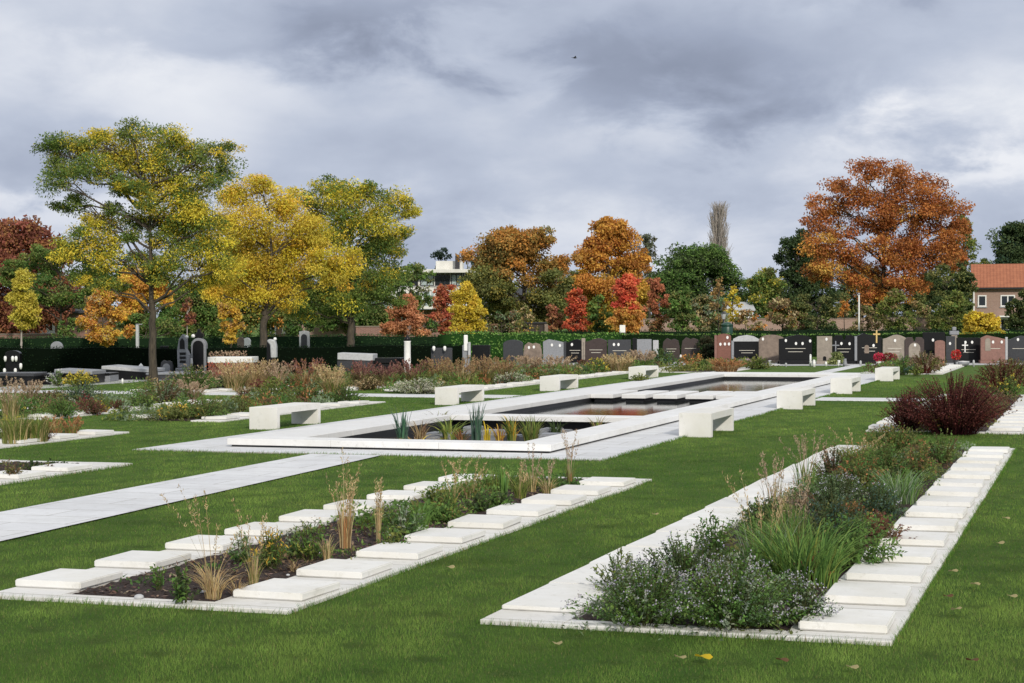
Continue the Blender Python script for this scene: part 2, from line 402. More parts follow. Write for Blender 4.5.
def bed(x0, x1, y0, y1, label, left=None, right=None, kw=(.56, .67), amp=.03, n0=0, lab=None, fy=.35, flat=False, low=False):
    """stone kerb frame with soil; left/right = how many slabs lie on that side"""
    b = MB()
    zt = .03 if not low else .012
    b.box(x0, x0+kw[0], y0+(1.0 if low else 0), y1, -.05, zt if not low else .006, .002); b.box(x1-kw[1], x1, y0, y1, -.05, .03, .006)
    if not low: b.box(x0+kw[0]+.002, x1-kw[1]-.002, y0+.004, y0+.2, -.05, .028, .006); b.box(x0+kw[0]+.002, x1-kw[1]-.002, y1-.2, y1-.004, -.05, .028, .006)
    o = b.build('bed_kerb', M['kerb']); tag(o, label, 'kerb', 'stone kerbs framing the planted beds')
    soil_sheet(x0+kw[0]+.003, x1-kw[1]-.003, y0+.203, y1-.203, amp)
    EXCL.append((x0, x1, y0, y1))
    for side, n in (('left', left), ('right', right)):
        for k in range(n0, n0+(n or 0)):
            add_slab(x0+.28 if side == 'left' else x1-.34, y0+fy+1.1*k+(.19 if flat and side == 'left' else 0), '%s slab from near end, %s row of the %s' % (ORD[k], side, lab), flat=flat and side == 'left')
RB = (-3.86, -1.2, 10.93, 27.7); B2 = (-7.63, -5.23, 10.9, 21.2)
bed(*RB, 'pale stone kerb frame around the densely planted bed with lavender flowers', 14, 15, lab='lavender-flowered bed', fy=.22, flat=True)
bed(*B2, 'pale stone kerb frame around the sparse bed of dark mulch and dry grasses', 9, 9, kw=(.53, .66), lab='bare mulch bed', fy=.36)
bed(-15.1, -12.72, 10.9, 21.6, 'pale stone kerb of the low bed at the left edge beside the path', 4, 4, n0=5, lab='low left-edge bed')
bed(-18.75, -16.38, 10.9, 27.7, 'pale stone kerb of the bed with yellow and rust grasses at the left edge', 5, 5, n0=10, lab='rust grass bed at left edge', low=True)
bed(-18.75, -16.38, 31.15, 39.6, 'pale stone kerb of the green bed just behind the nearest left bench', 2, 7, lab='bed behind nearest left bench', low=True)
bed(-22.8, -20.25, 30.9, 39.4, 'pale stone kerb of the bed with dark red sedum further left', 3, 7, lab='bed with the red sedum', low=True)
bed(-18.75, -16.38, 44.8, 72.0, 'long pale stone kerb of the bed behind the farther left benches', 3, 20, lab='long left bed', low=True)
bed(-22.5, -20.0, 44.8, 68.0, 'long pale stone kerb of the bed with dark red grasses beside the dark hedge', 1, 19, lab='bed with dark red grasses', low=True)
bed(-25.6, -23.1, 43.0, 56.0, 'pale stone kerb of the tall tan grass bed near the gravel path', 2, 3, lab='tall tan grass bed', low=True)
bed(-3.9, -1.2, 31.4, 47.0, 'pale stone kerb of the bed holding the dark red barberry', 4, 8, lab='dark barberry bed')
bed(-8.2, -5.25, 64.0, 76.0, 'pale stone kerb of the small far bed beside the farthest right bench', 0, 10, lab='small far bed')
bed(-15.9, -13.05, 64.3, 76.0, 'pale stone kerb of the small far bed beyond the pool end', 1, 0, lab='small far bed past the pool end')
slabbox('path', [(-9.9, -9.35, 65.0, 76.0, -.05, .02)], M['pave'])

# pool -------------------------------------------------------------------
b = MB(); zl = -.42
for (x0, x1, y0, y1) in ((PX0-.04, PX0, PY0-.04, PY1+.04), (PX1, PX1+.04, PY0-.04, PY1+.04), (PX0+.001, PX1-.001, PY0-.04, PY0), (PX0+.001, PX1-.001, PY1, PY1+.04)):
    b.box(x0, x1, y0, y1, zl, .049)
b.box(PX0+.001, PX1-.001, PY0+.001, PY1-.001, zl, zl+.05)
b.box(PX0+.001, PX1-.001, 32.45, 32.6, zl+.051, .049)
o = b.build('pool_basin', M['liner']); tag(o, 'black lined basin wall of the long rectangular pool', 'pool basin')
# recessed dark plinth under the coping
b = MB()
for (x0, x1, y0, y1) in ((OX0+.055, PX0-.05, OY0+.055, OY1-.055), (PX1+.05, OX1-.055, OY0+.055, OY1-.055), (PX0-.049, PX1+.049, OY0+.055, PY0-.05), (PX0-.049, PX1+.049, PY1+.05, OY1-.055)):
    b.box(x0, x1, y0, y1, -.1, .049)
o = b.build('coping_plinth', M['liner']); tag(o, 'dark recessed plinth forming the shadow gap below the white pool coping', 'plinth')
root = thing('pool_coping', 'long white stone coping frame with a low rim around the rectangular pool', 'pool coping', (0, 0, 0))
def coping(x0, x1, y0, y1, along, name='coping_side'):
    b = MB(); L = 1.9; s0, s1 = (y0, y1) if along == 'y' else (x0, x1); n = max(1, round((s1-s0)/L)); st = (s1-s0)/n
    for i in range(n):
        a, c = s0+i*st+.0015, s0+(i+1)*st-.0015
        if along == 'y': b.box(x0, x1, a, c, .05, .15, .006)
        else: b.box(a, c, y0, y1, .05, .15, .006)
    return b.build(name, M['coping'], root)
coping(OX0, OX1, OY0, PY0, 'x'); coping(OX0, OX1, PY1, OY1, 'x')
coping(OX0, PX0, PY0+.002, PY1-.002, 'y'); coping(PX1, OX1, PY0+.002, PY1-.002, 'y')
coping(PX0+.002, PX1-.002, 32.2, 32.85, 'x', 'divider_beam')
o = sheet('water', [PX0+.001, PX1-.001], [32.601, PY1-.001], -.03, M['water']); o = sheet('water', [PX0+.001, PX1-.001], [PY0+.001, 32.449], -.15, M['water'])
for k, lab in enumerate(('white stepping slab against the left pool coping', 'second white stepping slab from the left pool coping', 'middle white stepping slab crossing the pool', 'fourth white stepping slab, just left of the last', 'white stepping slab against the right pool coping')):
    x = (-11.945, -11.15, -10.36, -9.55, -8.80)[k]; w = (.57, .60, .60, .68, .515)[k]
    r = thing('stepping_slab', lab, 'stepping slab', (x, 42.1, 0), 0, 'stepping slabs across the pool')
    b = MB(); b.box(0, w, 0, 2.5, .05, .15, .006); b.build('slab_top', M['coping'], r)
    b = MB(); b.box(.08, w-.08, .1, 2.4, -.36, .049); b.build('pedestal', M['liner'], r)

# benches ----------------------------------------------------------------
bl = None
def bench(x, y, lab):
    global bl
    if bl is None:
        bl = thing('stone_bench', lab, 'bench', (x, y, 0), 0, 'white benches beside the pool')
        b = MB(); b.box(-.279, .279, .1305, 1.7995, .29, .409, .003); b.build('seat', M['bench'], bl)
        for y0 in (0, 1.80):
            b = MB(); b.box(-.28, .28, y0, y0+.13, 0, .41, .006, 2); b.build('leg', M['bench'], bl)
        r = bl
    else:
        r = copy_tree(bl)
    r.location = (x, y, .0); r['label'] = lab
    r.rotation_euler = (0, 0, rng.normal(0, .004))
for y, wl, wr in ((29.25, 'white block bench nearest the camera on the lawn strip left of the pool', 'white block bench nearest the camera on the right side of the pool'),
                  (38.8, 'second white block bench along the left side of the pool, before the pale mounds', 'second white block bench along the right side of the pool, near the stepping slabs'),
                  (47.0, 'third white block bench along the left pool side, beyond the stepping slabs', 'third white block bench along the right pool side, past the cross path'),
                  (56.8, 'farthest white block bench along the left side of the pool', 'farthest white block bench on the right, beside the pool end')):
    bench(-14.52, y, wl); bench(-6.47, y, wr)

# blocks and baskets standing in the planted end of the pool
for px0, px1, pyt, pyb, lab, mm in ((425, 452, 430, 437.5, 'pale low concrete block in the planted pool end between irises', 'grey'), (483, 497, 420, 428, 'grey concrete step block in the pool behind the blue-green iris', 'grey'), (479, 500, 428.5, 434, 'pale lower concrete step in the pool behind the blue-green iris', 'grey'),
                                    (455, 470, 432, 438, 'dark planting basket in the pool beside the pale block', 'brown'), (496, 521, 433, 439.5, 'dark planting basket in the pool under the yellow-green iris', 'brown'), (537, 556, 432.5, 437, 'pale flat concrete block in the pool near the right coping', 'grey'), (568, 586, 420.5, 427, 'grey upper concrete step in the pool below the divider', 'grey'), (563, 582, 426, 430, 'small grey concrete step in the pool near the right side', 'grey')):
    p0, D = at(px0, pyb, -.13); p1, _ = at(px1, pyb, -.13); s = D/FPX; h = (pyb-pyt)*s*.55
    w = (px1-px0)*s; mm = 'dgrey' if mm == 'brown' else mm; x = min(max(p0[0], PX0+.02), PX1-w-.02); y = min(max(p0[1], PY0+.25), 31.6)
    b = MB(); b.box(0, w, 0, .45, -.3, h, .012)
    b.box(.02, w-.02, .02, .43, h+.0005, h+.012, .003)
    o = b.build('pool_block', M[mm], None, False, (x, y, -.13)); tag(o, lab, 'pool block', 'blocks and baskets in the planted pool end')

# grass -------------------------------------------------------------------
def grow_grass(n, d0, d1, seed):
    g = np.random.default_rng(seed)
    a = YAW+g.uniform(-.40, .40, n); d = d0*(d1/d0)**g.random(n)
    X = -np.sin(a)*d; Y = np.cos(a)*d; keep = np.ones(n, bool)
    for x0, x1, y0, y1 in EXCL: keep &= ~((X > x0+.012) & (X < x1-.012) & (Y > y0+.012) & (Y < y1-.012))
    (a0, a1), (b0, b1), y0, y1 = PATHPOLY; t = (Y-y0)/(y1-y0)
    keep &= ~((Y > y0) & (Y < y1) & (X > a0+(a1-a0)*t) & (X < b0+(b1-b0)*t))
    X, Y, d = X[keep], Y[keep], d[keep]; n = len(X)
    def fld(s, k):
        r = np.random.default_rng(k); v = 0
        for i in range(5):
            th = r.uniform(0, 6.28); v = v+np.sin((X*np.cos(th)+Y*np.sin(th))*s*r.uniform(.6, 1.6)+r.uniform(0, 6.28))
        return v/5
    pt = fld(2.2, 3)*.5+fld(6.5, 4)*.5; big = fld(.5, 5)
    h = (.014+.017*g.random(n))*(1+.6*pt); w = np.maximum(.0030, d*.00025)*g.uniform(.7, 1.3, n)
    th = g.uniform(0, 6.283, n); lean = g.uniform(.1, .75, n)*h; la = g.uniform(0, 6.283, n)
    cx, cy = np.cos(th)*w/2, np.sin(th)*w/2
    V = np.empty((n, 3, 3), np.float32); Z0 = np.zeros(n)
    V[:, 0] = np.stack([X-cx, Y-cy, Z0-.003], -1); V[:, 1] = np.stack([X+cx, Y+cy, Z0-.003], -1); V[:, 2] = np.stack([X+np.cos(la)*lean, Y+np.sin(la)*lean, h], -1)
    mixv = np.clip(.46+.75*pt+.4*big+g.normal(0, .22, n), 0, 1)[:, None]
    c = np.array([.060, .150, .025])*(1-mixv)+np.array([.245, .362, .078])*mixv
    tuft = np.clip(fld(3.3, 8)*1.6-.55, 0, 1)[:, None]; c = c*(1-tuft*.5); spot = np.clip(fld(14, 21)*2.4-.7, 0, 1)[:, None]; c = c*(1-spot*.5); pale_spot = np.clip(fld(9, 22)*2.4-.9, 0, 1)[:, None]; c = c*(1+pale_spot*.3); h = h*(1-.45*spot[:, 0]); V[:, 2, 2] = h; br = np.clip(fld(1.7, 9)*2.2-1.15, 0, 1)[:, None]; c = c*(1-br*.4)+np.array([.20, .175, .06])*br*.4  # blade colour varied by field: darker spots, paler spots, brown patches
    dry = g.random(n) < .04; c[dry] = np.array([.30, .28, .11])*g.uniform(.6, 1.1, (dry.sum(), 1))
    o = mk('grass', V.reshape(-1, 3), [np.arange(3*n).reshape(-1, 3)], M['blade'], col=np.repeat(c, 3, 0)); o['kind'] = 'stuff'
    return o

def edge_grass(rects, per_m, seed):
    """taller unmown blades leaning over the stone edges"""
    g = np.random.default_rng(seed); P, LA = [], []
    for x0, x1, y0, y1 in rects:
        for (ax, ay, bx, by, nx, ny) in ((x0, y0, x1, y0, 0, 1), (x1, y0, x1, y1, -1, 0), (x0, y0, x0, y1, 1, 0), (x0, y1, x1, y1, 0, -1)):
            L = math.hypot(bx-ax, by-ay); n = int(L*per_m); t = g.random(n); dens = .5+.5*np.sin(t*L*2.3+g.uniform(0, 6))*np.sin(t*L*.9); k = g.random(n) < .25+.75*dens; t = t[k]; n = len(t)
            P.append(np.stack([ax+(bx-ax)*t-nx*g.uniform(-.004, .035, n), ay+(by-ay)*t-ny*g.uniform(-.004, .035, n), 0*t], -1)); LA.append(np.stack([nx+g.normal(0, .8, n), ny+g.normal(0, .8, n)], -1))
    P = np.concatenate(P); LA = unit(np.concatenate(LA)); n = len(P); h = g.uniform(.03, .062, n); w = np.maximum(.004, np.hypot(P[:, 0], P[:, 1])*.0003); th = g.uniform(0, 6.28, n); ln = h*g.uniform(.2, .9, n)
    V = np.empty((n, 3, 3), np.float32); c2 = np.stack([np.cos(th)*w/2, np.sin(th)*w/2, 0*w], -1); V[:, 0] = P-c2; V[:, 1] = P+c2; V[:, 2] = P+np.stack([LA[:, 0]*ln, LA[:, 1]*ln, h], -1)
    m = g.random((n, 1)); c = np.array([.05, .13, .02])*(1-m)+np.array([.16, .29, .055])*m; dr = g.random(n) < .1; c[dr] = [.26, .20, .09]
    o = mk('grass', V.reshape(-1, 3), [np.arange(3*n).reshape(-1, 3)], M['blade'], col=np.repeat(c, 3, 0)); o['kind'] = 'stuff'

# ================================================================== PLANTS
def unit(v): return v/np.maximum(np.linalg.norm(v, axis=-1, keepdims=True), 1e-9)
def leafq(P, A, Nn, L, Wd, col, fold=.18, droop=.12):
    """rhombic leaves with a fold and a drooping tip"""
    A = unit(A); S = unit(np.cross(A, Nn)); Nn = np.cross(S, A); L = L[:, None]; Wd = Wd[:, None]
    V = np.empty((len(P), 4, 3), np.float32)
    V[:, 0] = P; V[:, 1] = P+A*L*.45+S*Wd*.5+Nn*Wd*fold; V[:, 2] = P+A*L-Nn*L*droop; V[:, 3] = P+A*L*.45-S*Wd*.5+Nn*Wd*fold
    return V.reshape(-1, 3), np.arange(4*len(P)).reshape(-1, 4), np.repeat(col, 4, 0)
def strips(P0, az, reach, H, w0, col, seg=4, power=1.8, droop=0.0, twist=None):
    """arching tapered blades"""
    n = len(P0); t = np.linspace(0, 1, seg+1)
    hx, hy = np.cos(az), np.sin(az); sx, sy = -np.sin(az if twist is None else az+twist), np.cos(az if twist is None else az+twist)
    V = np.empty((n, seg+1, 2, 3), np.float32)
    for i, tt in enumerate(t):
        r = reach*tt**power; z = H*(tt-droop*tt**3); w = w0*(1-tt**2.2)*.5+.0004
        c = np.stack([P0[:, 0]+hx*r, P0[:, 1]+hy*r, P0[:, 2]+z], -1); s = np.stack([sx*w, sy*w, 0*w], -1)
        V[:, i, 0] = c-s; V[:, i, 1] = c+s
    idx = np.arange(n*(seg+1)*2).reshape(n, seg+1, 2)
    F = np.stack([idx[:, :-1, 0], idx[:, :-1, 1], idx[:, 1:, 1], idx[:, 1:, 0]], -1).reshape(-1, 4)
    return V.reshape(-1, 3), F, np.repeat(col, (seg+1)*2, 0)
def merge(parts):
    V, F, C, k = [], [], [], 0
    for v, f, c in parts: V.append(v); F.append(f+k); C.append(c); k += len(v)
    return np.concatenate(V), [np.concatenate(F)], np.concatenate(C)
def pick(g, pal, n, jit=.18):
    pal = np.array(pal, float); c = pal[g.integers(0, len(pal), n)]
    return np.clip((c**.80)*1.02*g.uniform(1-jit, 1+jit, (n, 1))*g.uniform(.94, 1.06, (n, 3)), 0, .9)
def rndv(g, n): return unit(g.normal(size=(n, 3)))

GREEN = [(.065, .14, .025), (.09, .18, .03), (.05, .115, .024), (.12, .215, .04)]
DKGREEN = [(.034, .058, .017), (.048, .074, .023), (.024, .044, .014)]
GREYGREEN = [(.18, .25, .13), (.13, .20, .08), (.25, .30, .20), (.095, .165, .06)]
BLUEGREEN = [(.05, .10, .07), (.07, .12, .09), (.035, .08, .05)]
YELGREEN = [(.15, .19, .03), (.11, .16, .03), (.20, .21, .04), (.07, .12, .02)]
YELLOW = [(.64, .46, .03), (.54, .41, .03), (.72, .52, .05), (.46, .38, .04)]
GOLD = [(.66, .39, .035), (.58, .31, .035), (.72, .47, .06)]
ORANGE = [(.56, .22, .04), (.62, .28, .05), (.48, .17, .035)]
RUST = [(.32, .13, .045), (.26, .10, .035), (.36, .17, .06), (.20, .10, .045)]
RED = [(.58, .08, .035), (.50, .07, .035), (.62, .13, .045)]
DKRED = [(.13, .035, .028), (.17, .05, .035), (.09, .03, .022)]
MAROON = [(.080, .018, .014), (.115, .026, .020), (.055, .016, .012), (.10, .035, .022)]
BROWN = [(.12, .07, .035), (.09, .05, .028), (.16, .10, .05)]
TAN = [(.44, .32, .14), (.38, .26, .11), (.50, .37, .19), (.32, .21, .09)]
PINKTAN = [(.33, .23, .14), (.27, .18, .11), (.40, .29, .18)]
PALE = [(.42, .42, .30), (.35, .36, .22), (.48, .46, .36), (.20, .24, .10)]
LAV = [(.34, .31, .42), (.42, .40, .50), (.28, .25, .36), (.45, .44, .48)]
OLIVE = [(.12, .14, .035), (.16, .165, .042), (.095, .115, .03)]

def shoots(g, w, h, dp, ll, lw, pal, cover=1.6, bare=.18, dome=.75, tip_pal=None):
    """leafy stems fanning out from the crown of a plant; returns leaf arrays, stem arrays and stem tips"""
    nl = int(np.clip(cover*(w*h*.8+w*dp*.35)/(ll*lw*.5), 60, 9000)); per = int(np.clip(h/ll*1.6, 6, 22)); m = max(7, nl//per)
    az = g.uniform(0, 6.283, m); rr = np.sqrt(g.random(m)); lump = 1+.16*np.sin(az*3+g.uniform(0, 6))+.12*np.sin(az*5+g.uniform(0, 6))
    tip = np.stack([np.cos(az)*rr*w*.5*lump, np.sin(az)*rr*dp*.5*lump, h*(1-(rr**2.2)*dome)*g.uniform(.78, 1.04, m)], -1)
    base = np.stack([tip[:, 0]*.35, tip[:, 1]*.35, 0*rr], -1); ctl = np.stack([tip[:, 0]*.55, tip[:, 1]*.55, tip[:, 2]*.7], -1)
    t = np.repeat(np.linspace(bare, 1, per)[None], m, 0)+g.normal(0, .02, (m, per)); t = np.clip(t, 0, 1)[..., None]
    P = (base[:, None]*(1-t)**2+ctl[:, None]*2*t*(1-t)+tip[:, None]*t**2); T = unit(2*(1-t)*(ctl-base)[:, None]+2*t*(tip-ctl)[:, None]+1e-6)
    P = P.reshape(-1, 3); T = T.reshape(-1, 3); k = len(P); tt = t.reshape(-1)
    A = T*.55+rndv(g, k)*.85; Nn = rndv(g, k)*.6+np.array([0, 0, .8])
    L = ll*g.uniform(.7, 1.25, k)*(1-.35*tt**3); Wd = lw*g.uniform(.75, 1.2, k)*(1-.35*tt**3)
    sc = np.repeat(pick(g, pal, m, .22), per, 0)*g.uniform(.82, 1.2, (k, 1))
    if tip_pal is not None:
        tm = (g.random(k) < np.clip((tt-.55)*2, 0, .8)); sc[tm] = pick(g, tip_pal, tm.sum())
    lv = leafq(P, A, Nn, L, Wd, np.clip(sc, 0, 1))
    tp = np.linspace(0, 1, 4)[None, :, None]; C = base[:, None]*(1-tp)**2+ctl[:, None]*2*tp*(1-tp)+tip[:, None]*tp**2
    return lv, C, tip
def stem_mesh(C, w, col):
    """thin flat stems along curves C (m,k,3)"""
    m, k = C.shape[:2]; S = np.array([.8, .6, 0])*w*.5; V = np.stack([C-S, C+S], 2); idx = np.arange(m*k*2).reshape(m, k, 2)
    F = np.stack([idx[:, :-1, 0], idx[:, :-1, 1], idx[:, 1:, 1], idx[:, 1:, 0]], -1).reshape(-1, 4)
    return V.reshape(-1, 3), F, np.tile(np.array(col), (m*k*2, 1))
def specks(g, P, r, per, pal, size):
    """tiny petals round points"""
    n = len(P)*per; Q = np.repeat(P, per, 0)+g.normal(0, 1, (n, 3))*np.array([r, r, r*.7])
    return leafq(Q, rndv(g, n), rndv(g, n), np.full(n, size)*g.uniform(.7, 1.3, n), np.full(n, size*.8), pick(g, pal, n))

PCOUNT = 0
def plant(kind, px, py, wpx, hpx, label, name=None, cat='plant', pal=GREEN, flower=None, leaf=None, plume=None, arch=.8, stems=None, n=None, group='perennials and grasses in the beds', zb=.02, dp=None, fl=.5, tip=None, cover=1.6, up=.0, rad=None, hbf=.72, sink=0.0, stemcol=None, dome=.75):
    """a planted thing at photo pixel (px, py) of its foot, wpx x hpx pixels large there"""
    global PCOUNT; PCOUNT += 1
    g = np.random.default_rng(1000+PCOUNT); p, D = at(px, py, zb); s = D/FPX; kk = (1.3 if kind == 'leafy' else 1.12) if py < 440 and px < 800 else (1.0 if 'mulch bed' in label else 1.18); w = wpx*s*kk; h = hpx*s*(1.12 if py > 440 or kind == 'strap' else 1.05 if kind == 'leafy' else .94); dep = w if dp is None else dp
    dep = min(dep, 1.6)
    p = p+np.array([-math.sin(YAW), math.cos(YAW), 0])*dep*.32
    p[2] -= sink; h += sink
    nmx = name or {'leafy': 'leafy_perennial', 'grass': 'grass_clump', 'strap': 'strap_leaved_plant', 'twig': 'twiggy_shrub'}[kind]
    r = thing(nmx, label, cat, tuple(p), 0, group)
    if kind == 'leafy' or kind == 'twig':
        ll, lw = leaf or (.05, .03); ll = max(ll, 2.6*s); lw = max(lw, 1.7*s)
        lv, C, tp = shoots(g, w, h, dep, ll, lw, pal, cover, .18 if kind == 'leafy' else .35, dome, tip)
        V, F, c = lv; mk('leaves', V, [F], M['herb'], r, c)
        V, F, c = stem_mesh(C, max(.005, .45*s), stemcol or ((.10, .025, .02) if kind == 'twig' else (.07, .075, .03))); mk('stems', V, [F], M['blade'], r, c)
        if flower is not None:
            sel = g.random(len(tp)) < fl; pts = tp[sel]+np.array([0, 0, .3*ll])
            V, F, c = specks(g, pts, max(.018, .8*s), 6, flower, max(.014, 1.3*s)); mk('blossom', V, [F], M['petal'], r, c)
    else:
        bw = (leaf or (.008,))[0]; bw = max(bw, .75*s)
        nn = n or int(np.clip(cover*150*(w/.5), 110, 700))
        rad = w*(rad or (.24 if kind == 'grass' else .12)); a0 = g.uniform(0, 6.283, nn); r0 = rad*np.sqrt(g.random(nn))
        P0 = np.stack([np.cos(a0)*r0, np.sin(a0)*r0, 0*r0], -1); az = a0+g.normal(0, .6, nn)
        hb = h*(hbf if plume is not None else 1.08)
        H = hb*g.uniform(.35, 1.0, nn); reach = w*.5*arch*g.uniform(.15, 1.0, nn)*(H/hb)
        V, F, c = strips(P0, az, reach, H, bw*g.uniform(.7, 1.3, nn), pick(g, pal, nn, .25), 5, 1.9, .22*arch+up, g.normal(0, .5, nn))
        mk('blades', V, [F], M['blade'], r, c)
        if plume is not None:
            ns = stems or int(np.clip(w/.02, 10, 46)); a1 = g.uniform(0, 6.283, ns); P1 = np.stack([np.cos(a1)*rad*.7*g.random(ns), np.sin(a1)*rad*.7*g.random(ns), 0*a1], -1)
            H1 = h*g.uniform(.6, 1.02, ns); re = w*.48*arch*g.random(ns)**.7; tw = g.normal(0, .4, ns)
            sc = pick(g, TAN if plume is not PINKTAN else PINKTAN, ns)
            st = strips(P1, a1, re, H1, np.full(ns, max(.004, .5*s)), sc, 5, 1.6, .04, tw)
            per = 26; t = g.uniform(.62, 1.0, (ns, per)); prof = np.sin(np.clip((t-.6)/.42, 0, 1)*np.pi)**.6
            hx = np.stack([np.cos(a1), np.sin(a1)], -1)
            Q = np.empty((ns, per, 3)); rr2 = re[:, None]*t**1.6
            Q[..., 0] = P1[:, 0:1]+hx[:, 0:1]*rr2; Q[..., 1] = P1[:, 1:2]+hx[:, 1:2]*rr2; Q[..., 2] = H1[:, None]*(t-.04*t**3)
            Q = Q.reshape(-1, 3)+g.normal(0, 1, (ns*per, 3))*max(.010, .55*s)*prof.reshape(-1, 1); k = len(Q)
            A = np.array([0, 0, 1.0])+g.normal(0, .45, (k, 3)); pl = leafq(Q, A, rndv(g, k), np.full(k, max(.028, 1.8*s)), np.full(k, max(.007, .9*s)), pick(g, plume, k))
            V, F, c = merge([st, pl]); mk('plumes', V, F, M['petal'], r, c)
        if flower is not None:
            ns = 6; a1 = g.uniform(0, 6.28, ns); pts = np.stack([np.cos(a1)*w*.2, np.sin(a1)*w*.2, h*g.uniform(.6, 1.0, ns)], -1)
            V, F, c = specks(g, pts, max(.02, 1*s), 8, flower, max(.02, 1.4*s)); mk('blossom', V, [F], M['petal'], r, c)
    return r

# ================================================================== TREES
def tubes(paths, seg=6):
    V, F, k = [], [], 0; ang = np.arange(seg)*2*math.pi/seg
    for pts, rad in paths:
        pts = np.asarray(pts, float); rad = np.asarray(rad, float); d = unit(np.gradient(pts, axis=0))
        ref = np.where(np.abs(d[:, 2:3]) > .9, np.array([[1.0, 0, 0]]), np.array([[0, 0, 1.0]])); x = unit(np.cross(d, ref)); y = np.cross(d, x)
        ring = pts[:, None]+(x[:, None]*np.cos(ang)[None, :, None]+y[:, None]*np.sin(ang)[None, :, None])*rad[:, None, None]
        n = len(pts); idx = np.arange(n*seg).reshape(n, seg)+k
        V.append(ring.reshape(-1, 3)); F.append(np.stack([idx[:-1], np.roll(idx[:-1], -1, 1), np.roll(idx[1:], -1, 1), idx[1:]], -1).reshape(-1, 4)); k += n*seg
    return np.concatenate(V), [np.concatenate(F)]
def bez(a, b, c, n=7):
    t = np.linspace(0, 1, n)[:, None]; return a*(1-t)**2+b*2*t*(1-t)+c*t**2

